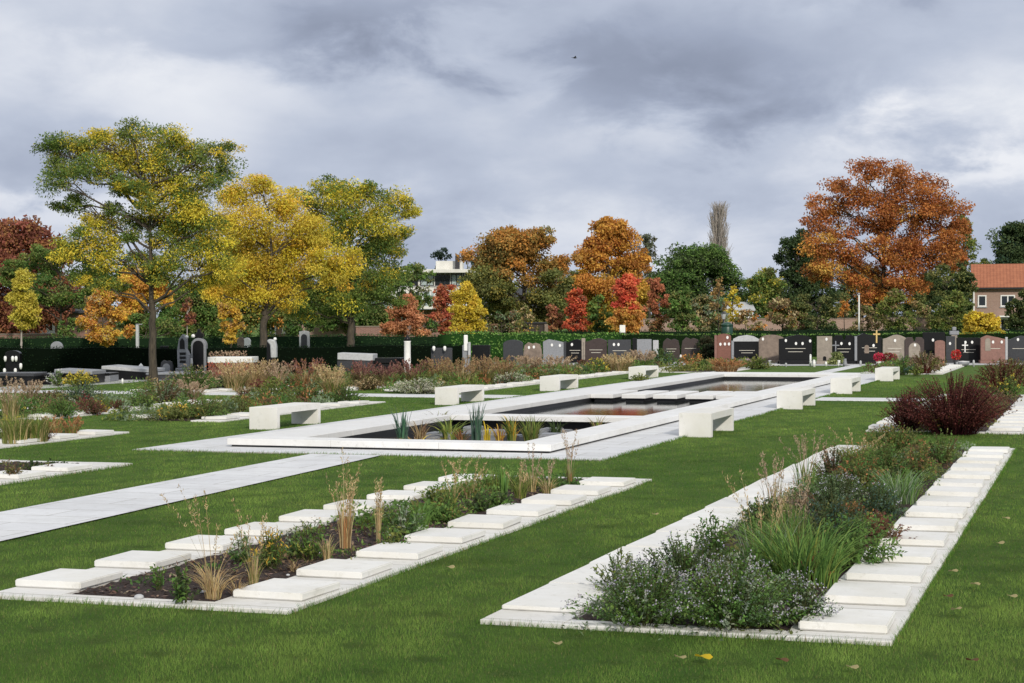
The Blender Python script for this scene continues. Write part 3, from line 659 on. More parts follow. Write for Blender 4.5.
def tree(name, label, cat, px, D, lobes, trunk_px, pals, fork=.35, leafpx=3.4, cover=1.15, flat=.75, clumps=9, seed=1, zb=None, lean=0.0, twigs=5, group=None, leafasp=.6, dens=None, spread=1.0, bark='bark', trunk_only=False, base=None, droop=0.0, gappy=.34):
    """lobes: (px, py, r_px, pal_index or (lo,hi) mix[, depth offset in px]) at distance D; the limbs are grown to every lobe"""
    g = np.random.default_rng(seed); s = D/FPX
    b = base if base is not None else atD(px, 341.5, D)*np.array([1, 1, 0])
    b = np.array([b[0], b[1], 0.0])
    r = thing(name, label, cat, tuple(b), 0, group)
    rt = np.array([CR[0], CR[1], 0]); fw = np.array([-math.sin(YAW), math.cos(YAW), 0])
    L = []
    for lb in lobes:
        c = atD(lb[0], lb[1], D)-b; rr = lb[2]*s; off = lb[4]*s if len(lb) > 4 else g.uniform(-1, 1)*rr*1.4*spread
        L.append((c+fw*off, rr, lb[3]))
    top = max(c[2]+rr for c, rr, _ in L); cen = np.mean([c for c, _, _ in L], 0)
    tw = trunk_px*s*.5
    fz = top*fork; fp = np.array([cen[0]*.18+lean*rt[0], cen[1]*.18+lean*rt[1], fz])
    tr = bez(np.zeros(3), np.array([fp[0]*.2, fp[1]*.2, fz*.5]), fp, 9)+g.normal(0, tw*.25, (9, 3))*np.array([1, 1, 0])*np.linspace(0, 1, 9)[:, None]
    rads = tw*np.linspace(1.0, .72, 9); rads[0] *= 1.45; rads[1] *= 1.12
    paths = [(tr, rads)]
    up = np.array([cen[0]*.5, cen[1]*.5, top*.8]); led = bez(fp, (fp+up)/2+g.normal(0, tw, 3), up, 8); paths.append((led, tw*np.linspace(.62, .10, 8)))
    for c, rr, _ in L:
        # start on trunk or leader, below the lobe
        zt = np.clip(c[2]-abs(np.hypot(c[0]-fp[0], c[1]-fp[1]))*g.uniform(.25, .7)-rr*.3, fz*.85, up[2]*.92)
        line = np.concatenate([tr, led[1:]]); i = int(np.argmin(abs(line[:, 2]-zt))); st = line[i]
        mid = (st+c)/2+np.array([0, 0, .10*np.linalg.norm(c-st)])+g.normal(0, .06, 3)*np.linalg.norm(c-st)
        q = bez(st, mid, c, 7)+np.concatenate([np.zeros((1, 3)), g.normal(0, .032*np.linalg.norm(c-st), (6, 3))])
        r0 = min(tw*.42, .010+.009*np.linalg.norm(c-st)+tw*.08); paths.append((q, r0*np.linspace(1, .3, 7)))
        for _k in range(twigs):
            e = c+rndv(g, 1)[0]*np.array([1, 1, .7])*rr*.9; q2 = bez(q[4], (q[4]+c)/2+g.normal(0, rr*.15, 3), e, 5); paths.append((q2, r0*.3*np.linspace(1, .25, 5)))
    V, F = tubes(paths, 6); mk('trunk', V, F, M[bark], r, None, True)
    if trunk_only: return r
    P, A, Nn, C = [], [], [], []
    ls = leafpx*s
    for c, rr, pi in L:
        nl = int(cover*2.7*math.pi*(rr/s)**2/(leafpx*leafpx*leafasp*.5)*.9); nc = max(4, int(clumps*(rr/s/16)**1.2)); per = max(3, nl//nc)
        dv = rndv(g, nc); dv[:, 2] += .15; cc = c+unit(dv)*np.array([1, 1, flat])*rr*(g.random((nc, 1))**.45)
        sg = rr*gappy*g.uniform(.6, 1.2, (nc, 1))
        pp = np.repeat(cc, per, 0)+rndv(g, nc*per)*(g.random((nc*per, 1))**.42)*1.7*np.repeat(sg, per, 0)*np.array([1, 1, .62])
        if droop: pp[:, 2] -= np.abs(g.normal(0, 1, nc*per))*droop*rr
        k = len(pp); a = rndv(g, k)*.8+unit(pp-c)*.6+np.array([0, 0, -.25]); nn = rndv(g, k)*.75+np.array([0, 0, .55])+unit(pp-c)*.3
        if isinstance(pi, tuple): # blend between two palettes by clump
            f = np.clip((g.normal(pi[2], pi[3], nc)-.5)*2.6+.5, .04, .96); ch = g.random((nc, per)) < f[:, None]
            col = np.where(ch.reshape(-1, 1), pick(g, pals[pi[1]], k), pick(g, pals[pi[0]], k))
            cf = np.repeat(np.where(g.random((nc, 1)) < f[:, None], pick(g, pals[pi[1]], nc), pick(g, pals[pi[0]], nc)), per, 0); col = np.where(g.random((k, 1)) < .72, cf*g.uniform(.85, 1.15, (k, 1)), col)
        else: col = np.where(g.random((k, 1)) < .6, np.repeat(pick(g, pals[pi], nc), per, 0)*g.uniform(.85, 1.15, (k, 1)), pick(g, pals[pi], k))
        col = col*np.repeat(g.uniform(.82, 1.18, (nc, 1)), per, 0)
        P.append(pp); A.append(a); Nn.append(nn); C.append(col)
    P = np.concatenate(P); A = np.concatenate(A); Nn = np.concatenate(Nn); C = np.clip(np.concatenate(C), 0, .9); k = len(P)
    V, F, c = leafq(P, A, Nn, ls*g.uniform(.65, 1.35, k), ls*leafasp*1.15*g.uniform(.7, 1.3, k), C)
    mk('crown', V, [F], M['leaf'], r, c)
    return r

def autolobes(seed, x0, x1, yt, yb, shape='round', k=14, rel=.24, pal=0, lowpal=None, lowfrac=.4, jit=.1):
    g = np.random.default_rng(seed); w = (x1-x0)/2; cx = (x0+x1)/2; H = yb-yt; out = []; base = min(w, H*.5)
    prof = {'round': lambda t: math.sqrt(max(0, 1-(2*t-1)**2)), 'cone': lambda t: (1-t)**.75*min(1, .45+t*3), 'column': lambda t: math.sin(math.pi*min(1, max(0, .08+.84*t)))**.5, 'dome': lambda t: math.sqrt(max(0, 1-t*t)), 'egg': lambda t: math.sin(math.pi*(t**.75))**.8, 'box': lambda t: .95}[shape]
    k = int(k*1.45)
    for i in range(k):
        rr = base*rel*g.uniform(.55, 1.2)*2; t = (i+g.random())/k; pr = max(.02, prof(min(max(t, .02), .98)))
        lim = max(0, w*pr*g.uniform(.88, 1.1)-rr*.7); u = g.choice([-1, 1])*g.random()**.5
        y = yb-t*H; y = min(max(y, yt+rr*.8), yb-rr*.6); x = cx+u*lim
        dlim = math.sqrt(max(0, 1-u*u))*lim
        p = pal
        if lowpal is not None and t < lowfrac+g.normal(0, jit): p = lowpal
        out.append((x, y, rr, p, g.uniform(-1, 1)*dlim))
    return out
def ground_cover(x0, x1, y0, y1, n, hmax, pal, seed, ll=.07, lw=.035):
    """low mixed planting that fills a bed: nobody could count it"""
    g = np.random.default_rng(seed); nc = max(12, int((x1-x0)*(y1-y0)*5)); C = np.stack([g.uniform(x0, x1, nc), g.uniform(y0, y1, nc)], -1)
    hc = hmax*g.uniform(.3, 1.0, nc); wc = g.uniform(.16, .34, nc); pc = g.integers(0, len(pal), nc); i = g.integers(0, nc, n); q = g.normal(0, 1, (n, 2)); rr = np.minimum(1, np.hypot(q[:, 0], q[:, 1])/1.6)
    P = np.empty((n, 3)); P[:, :2] = C[i]+q*wc[i][:, None]*.8; P[:, 2] = .02+hc[i]*(1-rr**2)*g.random(n)**.5
    k = (P[:, 0] > x0-.15) & (P[:, 0] < x1+.2); P = P[k]; i = i[k]; n = len(P)
    c = np.array(pal, float)[pc[i]]**.8*g.uniform(.75, 1.25, (n, 1)); A = rndv(g, n)+np.array([0, 0, .5])
    V, F, c = leafq(P, A, rndv(g, n)*.6+np.array([0, 0, .8]), ll*g.uniform(.6, 1.4, n), lw*g.uniform(.6, 1.4, n), np.clip(c, 0, .9))
    o = mk('ground_cover', V, [F], M['herb'], None, c); o['kind'] = 'stuff'

# ================================================================== PLANTING
GR = 'perennials and grasses in the beds'
# --- right, densely planted bed (front to back)
S = (.036, .019); LAVD = [(.28, .26, .33), (.36, .34, .40), (.24, .23, .26), (.32, .31, .30)]
plant('leafy', 648, 632, 122, 58, 'grey-green bushy plant with pale lavender flowers at the front left corner of the dense bed', 'flowering_shrub', 'shrub', GREEN+GREEN+GREYGREEN, LAVD, S, fl=.6, cover=2.0)
plant('leafy', 742, 636, 150, 64, 'largest grey-green bush dotted with lavender flowers, at the front of the dense bed', 'flowering_shrub', 'shrub', GREEN+GREEN+GREYGREEN, LAVD, S, fl=.6, cover=2.1)
plant('leafy', 804, 628, 52, 50, 'small grey-green bush touching the first slab of the dense bed', 'flowering_shrub', 'shrub', GREYGREEN+DKGREEN, LAV, S, fl=.5, cover=1.8)
plant('leafy', 690, 602, 120, 56, 'dark green upright bush with faint violet blooms behind the front lavender bushes', 'flowering_shrub', 'shrub', GREEN+DKGREEN+GREYGREEN, LAV, (.040, .02), fl=.25, cover=1.8)
plant('leafy', 622, 600, 52, 44, 'loose leafy plant with pale stems spilling over the left kerb of the dense bed', None, 'plant', GREYGREEN+YELGREEN, None, (.04, .02))
plant('leafy', 716, 566, 50, 48, 'leafy plant with a withered dark brown head near the left kerb of the dense bed', None, 'plant', GREEN, BROWN, (.05, .03), fl=.25)
plant('leafy', 752, 592, 70, 40, 'bright fresh green leafy clump in the middle of the dense bed', None, 'plant', GREEN+[(.09, .20, .05)], None, (.055, .038))
plant('leafy', 772, 540, 80, 36, 'low broad green clump along the left kerb of the dense bed', None, 'plant', GREEN+DKGREEN, None, (.05, .03))
plant('leafy', 812, 588, 46, 26, 'dark red low leafy plant in the dense bed beside the lavender bush', None, 'plant', DKRED+RUST, None, (.045, .03))
plant('grass', 770, 578, 78, 94, 'tall ornamental grass with upright tan plumes in the dense bed', None, 'grass', GREYGREEN+GREEN, None, (.007,), TAN, .9, 12, n=220)
plant('grass', 812, 592, 120, 84, 'broad arching blue-green grass with wide blades in the middle of the dense bed', None, 'grass', GREEN+GREEN+YELGREEN[:1], None, (.010,), None, 1.5, n=420)
plant('grass', 795, 560, 70, 84, 'ornamental grass with pinkish feathery plumes near the left kerb of the dense bed', None, 'grass', GREEN+OLIVE, None, (.007,), PINKTAN, .7, 16)
plant('leafy', 858, 574, 92, 54, 'lush bright green leafy plant beside the slabs halfway along the dense bed', None, 'plant', GREEN, None, (.055, .03), cover=1.9)
plant('leafy', 838, 548, 80, 46, 'dark green feathery plant in the centre of the dense bed', None, 'plant', DKGREEN+BLUEGREEN, None, (.05, .018))
plant('leafy', 886, 547, 44, 34, 'rust brown withered plant beside the slabs of the dense bed', None, 'plant', BROWN+RUST[:1]+DKRED, None, (.045, .028))
plant('leafy', 856, 526, 40, 22, 'brown and orange low plant in the centre of the dense bed', None, 'plant', RUST+BROWN, None, (.04, .025))
plant('leafy', 880, 523, 62, 36, 'dark blue-green plant beside the seventh slab of the dense bed', None, 'plant', DKGREEN+BLUEGREEN, LAV, (.04, .02), fl=.12)
plant('leafy', 842, 512, 66, 36, 'low grey-green plant with violet specks by the left kerb of the dense bed', None, 'plant', GREYGREEN+DKGREEN, LAV, (.035, .018), fl=.3)
plant('grass', 776, 515, 34, 62, 'thin brown plumed grass leaning over the left kerb of the dense bed', None, 'grass', OLIVE+BROWN, None, (.006,), PINKTAN, .8, 10, n=60)
plant('grass', 810, 490, 46, 58, 'wispy reddish grass standing against the lawn at the left kerb', None, 'grass', OLIVE+GREEN, None, (.006,), PINKTAN, .9, 14, n=80)
plant('grass', 905, 506, 60, 42, 'soft green fountain grass beside the slabs in the rear half of the dense bed', None, 'grass', GREEN+GREYGREEN, None, (.006,), None, 1.2, n=320)
plant('leafy', 836, 484, 46, 34, 'dark stemmed plant with round heads over the left kerb of the dense bed', None, 'plant', DKGREEN+BROWN, DKRED, (.04, .022), fl=.5)
plant('leafy', 868, 492, 70, 34, 'olive and rust coloured plant in the rear half of the dense bed', None, 'plant', OLIVE+GREEN+RUST[:1], None, (.05, .025))
plant('leafy', 893, 478, 64, 34, 'mid green leafy plant in the rear of the dense bed', None, 'plant', GREEN+OLIVE, None, (.055, .03))
plant('leafy', 922, 484, 50, 38, 'yellowing bronze leafy plant beside the rear slabs of the dense bed', None, 'plant', OLIVE+YELGREEN+GREEN+BROWN[:1], None, (.05, .03), tip=RUST+OLIVE)
plant('leafy', 946, 468, 40, 34, 'bronze green plant at the far right corner of the dense bed', None, 'plant', OLIVE+GREEN+BROWN[:1], None, (.05, .03))
plant('grass', 858, 468, 52, 36, 'yellow-green feathery grass at the far left corner of the dense bed', None, 'grass', YELGREEN+OLIVE, None, (.006,), TAN, 1.1, 10)
plant('leafy', 900, 458, 80, 30, 'broad olive green plant across the far end of the dense bed', None, 'plant', OLIVE+GREEN+YELGREEN, None, (.05, .03), tip=OLIVE+RUST[:1])
# --- barberry bed behind it
plant('leafy', 962, 436, 112, 60, 'large dark red twiggy barberry shrub on the right', 'barberry_shrub', 'shrub', MAROON, None, (.035, .018), cover=4.0, tip=[(.17, .045, .038), (.12, .035, .028)], stemcol=(.035, .010, .012), dome=.6)
plant('leafy', 912, 432, 50, 40, 'lower dark brown twiggy shrub at the left foot of the large barberry', 'barberry_shrub', 'shrub', MAROON+BROWN[1:2], None, (.035, .018), cover=2.4, stemcol=(.035, .010, .012), dome=.65)
plant('leafy', 950, 434, 46, 20, 'green plant with yellow-orange daisies in front of the barberry', 'daisy_clump', 'flower', DKGREEN+GREEN, GOLD, (.06, .03), fl=.5)
plant('leafy', 1010, 398, 26, 24, 'yellow flowered plant right of the barberry', 'daisy_clump', 'flower', OLIVE+GREEN, YELLOW, (.06, .03), fl=.6)
plant('twig', 1006, 390, 60, 34, 'brown and green twiggy shrub behind the barberry at the right edge', None, 'shrub', BROWN+OLIVE+MAROON, None, (.05, .03))
plant('twig', 1018, 378, 40, 22, 'greenish brown bush at the right edge under the headstones', None, 'shrub', BROWN+OLIVE, None, (.06, .03))
plant('leafy', 905, 375, 24, 20, 'green bush at the end of the far right bed beside the last bench', None, 'shrub', GREEN+BLUEGREEN, None, (.06, .03))
plant('twig', 929, 374, 40, 25, 'mauve brown twiggy bush in the small far right bed', None, 'shrub', BROWN+PINKTAN+OLIVE, None, (.06, .03))
plant('leafy', 918, 376, 14, 12, 'small yellow-green plant between the green and the mauve bush', None, 'plant', YELGREEN, None, (.06, .03))
# --- sparse bed with mulch
plant('leafy', 157, 592, 22, 26, 'smallest green plant at the front left of the mulch bed', None, 'plant', GREEN, None, (.045, .028), cover=1.3)
plant('leafy', 183, 606, 36, 42, 'upright dark green leafy plant near the front of the mulch bed', None, 'plant', DKGREEN+GREEN, None, (.045, .03), cover=1.4)
plant('grass', 208, 604, 92, 108, 'dry straw-coloured grass with tall thin stalks at the front of the mulch bed', None, 'grass', TAN, None, (.005,), TAN, 1.7, 7, n=120, rad=.08, hbf=.55)
plant('grass', 252, 590, 44, 84, 'second dry tan grass clump with upright stalks in the mulch bed', None, 'grass', TAN+OLIVE+YELGREEN[:1], None, (.005,), TAN, 1.0, 6, n=60, rad=.10, hbf=.6)
plant('leafy', 240, 565, 28, 32, 'small green plant behind the second tan grass of the mulch bed', None, 'plant', GREEN+GREYGREEN, None, (.05, .022))
plant('leafy', 268, 572, 46, 40, 'yellow-green plant turning orange in the mulch bed', None, 'plant', YELGREEN+GREEN, None, (.055, .016), tip=GOLD)
plant('leafy', 309, 562, 40, 40, 'fresh green plant with one reddish leaf in the mulch bed', None, 'plant', GREEN+YELGREEN, RUST, (.055, .025), fl=.06)
plant('grass', 344, 552, 46, 92, 'tallest tan grass with dense upright stalks in the mulch bed', None, 'grass', TAN+RUST[:1], None, (.005,), TAN, .7, 14, n=90, rad=.13, hbf=.7)
plant('grass', 378, 545, 20, 62, 'slim leaning tan plume in the middle of the mulch bed', None, 'grass', TAN, None, (.005,), TAN, .6, 9, n=26, rad=.1)
plant('leafy', 402, 540, 52, 34, 'dense green leafy plant right of the leaning tan plume', None, 'plant', GREEN+GREYGREEN, None, (.06, .028))
plant('strap', 420, 533, 62, 38, 'clump of green daylily leaves in the middle of the mulch bed', 'daylily', 'plant', GREEN+[(.10, .20, .03)], None, (.018,), None, 1.3, n=70)
plant('leafy', 448, 524, 50, 28, 'leafy plant with a touch of red near the middle of the mulch bed', None, 'plant', GREEN+YELGREEN, RUST, (.06, .03), fl=.15)
plant('leafy', 478, 514, 40, 22, 'low dark green plant in the rear half of the mulch bed', None, 'plant', DKGREEN+GREEN, None, (.06, .035))
plant('grass', 470, 500, 40, 40, 'olive tan grass tuft near the left slabs in the rear of the mulch bed', None, 'grass', OLIVE+TAN+YELGREEN, None, (.006,), TAN, 1.1, 7, n=110, rad=.14, hbf=.6)
plant('strap', 504, 504, 26, 44, 'upright bright green blades in the rear half of the mulch bed', 'daylily', 'plant', [(.09, .19, .03), (.07, .15, .03)], None, (.016,), None, .9, n=40)
plant('grass', 492, 492, 34, 26, 'short olive grass tuft beside the bright green blades', None, 'grass', OLIVE+YELGREEN, None, (.007,), None, .9, n=110)
plant('grass', 532, 494, 34, 48, 'thin tan grass near the far end of the mulch bed', None, 'grass', OLIVE+TAN, None, (.005,), PINKTAN, .8, 6, n=60, rad=.12, hbf=.55)
plant('grass', 570, 488, 26, 58, 'reddish tan plumed grass at the far right corner of the mulch bed', None, 'grass', OLIVE+RUST[:1], None, (.005,), PINKTAN, .7, 8, n=46, rad=.1, hbf=.5)
plant('leafy', 436, 516, 44, 26, 'leafy green plant left of the bright green blades in the mulch bed', None, 'plant', GREEN+YELGREEN, None, (.06, .03), cover=1.8)
plant('leafy', 498, 512, 40, 20, 'dark leafy plant at the foot of the bright green blades in the mulch bed', None, 'plant', GREEN+DKGREEN, None, (.06, .03), cover=1.8)
plant('grass', 452, 508, 40, 52, 'wispy green-tan grass behind the daylily in the mulch bed', None, 'grass', OLIVE+YELGREEN+TAN[:1], None, (.006,), TAN, 1.2, 6, n=90, rad=.12, hbf=.6)
plant('grass', 520, 500, 40, 36, 'olive grass tuft right of the bright green blades in the mulch bed', None, 'grass', OLIVE+YELGREEN, None, (.006,), TAN, 1.1, 6, n=120, rad=.14, hbf=.7)
plant('grass', 548, 495, 40, 34, 'dry olive grass tuft before the far kerb of the mulch bed', None, 'grass', OLIVE+TAN, None, (.006,), PINKTAN, 1.1, 5, n=110, rad=.14, hbf=.6)
plant('leafy', 392, 552, 36, 24, 'small leafy plant at the foot of the leaning plume in the mulch bed', None, 'plant', GREEN+YELGREEN, None, (.055, .026), cover=1.7)
plant('leafy', 290, 560, 22, 26, 'little grey-green plant between two yellowing ones in the mulch bed', None, 'plant', GREYGREEN+GREEN, None, (.05, .025), cover=1.5)
plant('grass', 234, 600, 52, 26, 'low splayed tawny tuft right of the dry straw grass in the mulch bed', None, 'grass', TAN+BROWN, None, (.005,), None, 1.7, n=70, rad=.08)
plant('grass', 326, 566, 34, 36, 'low tawny tuft left of the tallest tan grass in the mulch bed', None, 'grass', TAN+OLIVE, None, (.005,), None, 1.3, n=70, rad=.1)
plant('grass', 292, 574, 40, 18, 'flattened dry tawny blades near the yellowing plant in the mulch bed', None, 'grass', TAN+BROWN, None, (.005,), None, 1.9, n=40, rad=.08)
# --- water plants
GP = 'water plants in the planted pool end'
for px, py, w, h, lab, pal, br, ar, n in ((402, 439, 26, 32, 'blue-green upright iris at the left of the planted pool end', BLUEGREEN+[(.05, .14, .07)], .022, .8, 34), (420, 437, 24, 20, 'brown withered iris beside the left blue-green iris', BROWN+TAN, .018, 1.2, 40), (418, 439, 40, 8, 'fallen straw-coloured leaves of the left iris', TAN+GOLD, .02, 1.9, 26),
        (449, 432, 44, 19, 'yellow-green fan of broad water plant leaves in the middle of the planted pool', YELGREEN+[(.26, .30, .05)], .03, 1.5, 34), (476, 440, 22, 34, 'second blue-green iris standing against the front coping of the pool', BLUEGREEN+[(.05, .14, .07)], .022, .7, 36), (487, 438, 14, 20, 'yellow leaved water plant right of the second blue-green iris', YELLOW, .03, 1.1, 12),
        (512, 434, 24, 22, 'yellow-green iris with gold tips in the middle of the planted pool', YELGREEN+GOLD[:1], .022, 1.2, 36), (531, 440, 32, 26, 'large yellow-green iris near the right end of the planted pool', YELGREEN+OLIVE, .022, 1.1, 60), (598, 428, 22, 14, 'small yellowing iris beside the grey steps in the pool', YELGREEN+TAN, .02, 1.1, 26), (462, 438, 24, 14, 'rust and green withered plant in front of the yellow-green fan', RUST+OLIVE, .02, 1.4, 30), (500, 438, 20, 16, 'orange-tinted iris left of the large yellow-green iris', GOLD+RUST+OLIVE, .02, 1.2, 26), (540, 424, 22, 13, 'green reeds below the white divider beam', GREEN+YELGREEN, .02, 1.2, 28), (440, 424, 22, 16, 'brown sedge against the dark wall left of the yellow-green fan', BROWN+OLIVE, .018, 1.3, 30), (556, 428, 26, 12, 'dark green low water plant below the divider', DKGREEN, .02, 1.4, 30), (335, 438, 20, 8, 'straw-coloured stubble of a water plant at the left pool corner', TAN, .014, 1.0, 14), (350, 437.5, 18, 7, 'dry brown stalks at the left end of the pool', BROWN+TAN, .014, 1.0, 14)):
    plant('strap', px, py, w*1.35, h*1.2, lab, 'water_plant', 'water plant', pal, None, (br,), None, ar*1.15, n=int(n*1.5), group=GP, zb=-.02, dp=.35, sink=.13)
# --- left field: (kind, px, py, w, h, label, palette, flower, plume)
RUSTY = [(.25, .13, .055), (.20, .10, .045), (.30, .18, .09), (.15, .09, .04), (.22, .17, .06)]; DUSKY = [(.15, .05, .045), (.11, .04, .035), (.20, .10, .07)]
LF = [
 ('grass', 8, 421, 26, 50, 'tall pinkish tan plume at the left edge beside the dark graves', TAN+OLIVE, None, PINKTAN), ('grass', 27, 405, 26, 28, 'lower tan tuft with pinkish heads right of the tall left-edge plume', PINKTAN+OLIVE, None, PINKTAN),
 ('grass', 10, 445, 44, 36, 'yellow stalked grass at the left edge with a yellow bloom', YELGREEN+TAN[:1]+OLIVE, YELLOW, None), ('grass', 32, 443, 40, 32, 'straw grass beside the yellow bloomed stalks at the left edge', YELGREEN+OLIVE+TAN[:1], None, None),
 ('leafy', 14, 443, 30, 12, 'dark green foot plant below the yellow grasses at the left edge', GREEN+DKGREEN, None, None), ('leafy', 40, 442, 22, 14, 'dark purple low leafy plant at the rust grass bed', MAROON, None, None), ('grass', 52, 437, 24, 24, 'rust red grass tuft beside the purple plant', RUST+OLIVE, None, RUST), ('grass', 70, 436, 22, 22, 'orange-brown fading grass at the end of the left-edge bed', RUST+OLIVE+YELGREEN, None, RUST),
 ('leafy', 10, 480, 26, 12, 'low yellow-brown plant at the left edge of the low bed', OLIVE+BROWN, None, None), ('leafy', 30, 471, 24, 9, 'low dark green plant between slabs of the low left-edge bed', DKGREEN, None, None), ('leafy', 48, 472, 16, 6, 'tiny brown plant by the last slab of the low left-edge bed', BROWN, None, None),
 ('leafy', 76, 407, 56, 26, 'blue-green soft bush in front of the dark graves', BLUEGREEN+GREYGREEN, None, None), ('leafy', 45, 408, 40, 18, 'brown-pink low plants left of the blue-green bush', BROWN+PINKTAN+OLIVE, None, None), ('leafy', 58, 418, 36, 18, 'bright green leafy plant left of the dark red sedum', GREEN, None, None), ('leafy', 88, 415, 30, 15, 'dark red sedum along the white slabs', DKRED+BROWN, DKRED, None), ('leafy', 103, 413, 10, 12, 'small yellow plant between two red plants', YELLOW+YELGREEN, None, None), ('leafy', 116, 412, 22, 12, 'dark brown-red plant left of the green bush', MAROON+BROWN, None, None),
 ('leafy', 139, 410, 28, 15, 'dark green bush right of the brown-red plant', GREEN+DKGREEN, None, None), ('leafy', 160, 405, 40, 26, 'dusky mauve-brown shrub below the nearest tree trunk', BROWN+GREYGREEN, None, None), ('grass', 190, 402, 34, 24, 'pinkish brown grass tuft between the mauve shrub and the green plants', PINKTAN+OLIVE, None, PINKTAN), ('leafy', 176, 420, 42, 14, 'orange and yellow autumn tinted low plant at the lawn edge', YELGREEN+OLIVE, GOLD, None), ('leafy', 204, 420, 40, 20, 'green plant left of the nearest left bench', GREEN+OLIVE, None, None), ('leafy', 216, 417, 30, 12, 'dark green plant tight against the white slabs left of the nearest bench', DKGREEN, None, None), ('leafy', 150, 398, 30, 12, 'low olive plant by the single white slab on the left', OLIVE+GREEN, None, None),
 ('leafy', 190, 392, 52, 26, 'bright green and pink mixed bush in front of the arched monument', GREEN+OLIVE, PINKTAN, None), ('leafy', 224, 390, 22, 16, 'dark blue-green plant in front of the low red-flowered grave', DKGREEN+BLUEGREEN, None, None), ('grass', 232, 391, 34, 34, 'tan grass in front of the low red-flowered grave', TAN+OLIVE, None, TAN), ('grass', 254, 390, 38, 34, 'tall tan grass left of the second tree trunk', TAN, None, TAN), ('grass', 274, 390, 32, 32, 'pinkish tan grass right of the second tree trunk', TAN+PINKTAN, None, PINKTAN),
 ('grass', 304, 390, 44, 34, 'deep red grass with bare arching stems between tan grasses', OLIVE+RUST+TAN, None, DUSKY+RUST[:1]), ('grass', 332, 397, 38, 36, 'yellow tan grass left of the third tree trunk', TAN+YELGREEN, None, TAN), ('leafy', 246, 401, 26, 12, 'pink-red low plant behind the nearest left bench', DKRED+OLIVE, PINKTAN, None), ('leafy', 268, 404, 56, 18, 'yellow-green low planting behind the nearest left bench', YELGREEN+OLIVE, None, None), ('leafy', 305, 404, 50, 18, 'olive and rust planting behind the nearest left bench', OLIVE+GREEN+RUST[:1], None, None), ('leafy', 345, 404, 34, 18, 'dark green leafy plant at the end of the bed behind the nearest left bench', DKGREEN+GREEN, None, None), ('leafy', 236, 413, 40, 14, 'green and yellow plants beside the nearest left bench', OLIVE+YELGREEN, None, None),
 ('grass', 362, 387, 32, 28, 'dark red grass tuft right of the third tree trunk', OLIVE+BROWN, None, DUSKY), ('grass', 384, 387, 32, 26, 'reddish grass tuft between two darker red ones', OLIVE+BROWN+TAN[:1], None, DUSKY), ('grass', 410, 386, 34, 29, 'tallest dark red grass tuft near the white column', OLIVE+BROWN, None, DUSKY), ('leafy', 366, 390, 34, 12, 'brown-tan low plant below the dark red grasses', BROWN+TAN, None, None), ('leafy', 424, 379, 18, 14, 'yellow-green patch behind the dark red grasses', YELGREEN+GREEN, None, None),
 ('leafy', 418, 394, 52, 14, 'pale whitish flowering mound on the lawn left of the second bench', PALE, PALE, None), ('leafy', 490, 384, 26, 10, 'second pale mound right of the second bench', PALE, PALE, None), ('leafy', 513, 384, 28, 11, 'third pale mound near the third bench', PALE+GREYGREEN, PALE, None),
 ('grass', 438, 386, 34, 32, 'rust coloured tall grass beside the white column', OLIVE+YELGREEN+BROWN, None, RUSTY), ('grass', 460, 388, 38, 34, 'orange-brown tall grass behind the second left bench', OLIVE+YELGREEN+TAN, None, RUSTY), ('grass', 482, 386, 36, 33, 'rust and olive tall grass right of the orange-brown one', OLIVE+YELGREEN+BROWN, None, RUSTY), ('grass', 503, 382, 34, 28, 'rust grass at the end of the tall rust row', OLIVE+BROWN+TAN, None, RUSTY), ('grass', 428, 372, 30, 22, 'pink plumed grass in front of the dark hedge', PINKTAN+OLIVE, None, PINKTAN), ('leafy', 530, 380, 30, 12, 'green low plant behind the third left bench', GREEN+OLIVE, None, None), ('grass', 528, 374, 34, 20, 'brownish grass below the grey headstones', BROWN+PINKTAN, None, PINKTAN),
 ('grass', 556, 374, 38, 20, 'pinkish tan grass in front of the headstones behind the third bench', PINKTAN+TAN, None, PINKTAN), ('leafy', 584, 369, 18, 10, 'dark red low plant left of the yellow flowers', DKRED, None, None), ('leafy', 598, 374, 20, 15, 'bright yellow flowering clump below the black headstones', OLIVE+GREEN, YELLOW, None), ('leafy', 584, 376, 24, 9, 'green low plant below the yellow flowers', GREEN+BLUEGREEN, None, None), ('grass', 620, 373, 36, 22, 'soft greenish tan grass right of the yellow flowers', OLIVE+TAN, None, TAN), ('grass', 642, 369, 30, 20, 'green-tan grass in front of the grey headstone', OLIVE+GREEN, None, PINKTAN), ('leafy', 662, 366, 32, 17, 'blue-green leafy bush in front of the rough dark stones', BLUEGREEN+GREEN, None, None), ('leafy', 692, 363, 20, 9, 'orange flowering plant in front of the rough dark stones', OLIVE+RUST, ORANGE, None), ('leafy', 706, 370, 24, 10, 'small dark green plant left of the orange-brown grass', DKGREEN+GREEN, None, None), ('grass', 728, 373, 36, 15, 'low orange-brown grass in front of the red-brown headstone', RUST+TAN, None, RUST), ('leafy', 758, 369, 34, 11, 'yellow-green low plant beside the white kerb before the headstones', YELGREEN+OLIVE, None, None), ('leafy', 640, 381, 20, 7, 'low yellow-green plant at the far left bench', YELGREEN, None, None)]
for k, px, py, w, h, lab, pal, fl_, pl in LF:
    plant(k, px, py, w, h, lab, 'flowering_plant' if fl_ is not None else None, 'grass' if k == 'grass' else 'plant', pal, fl_, None, pl, .9, cover=1.5, group=GR)

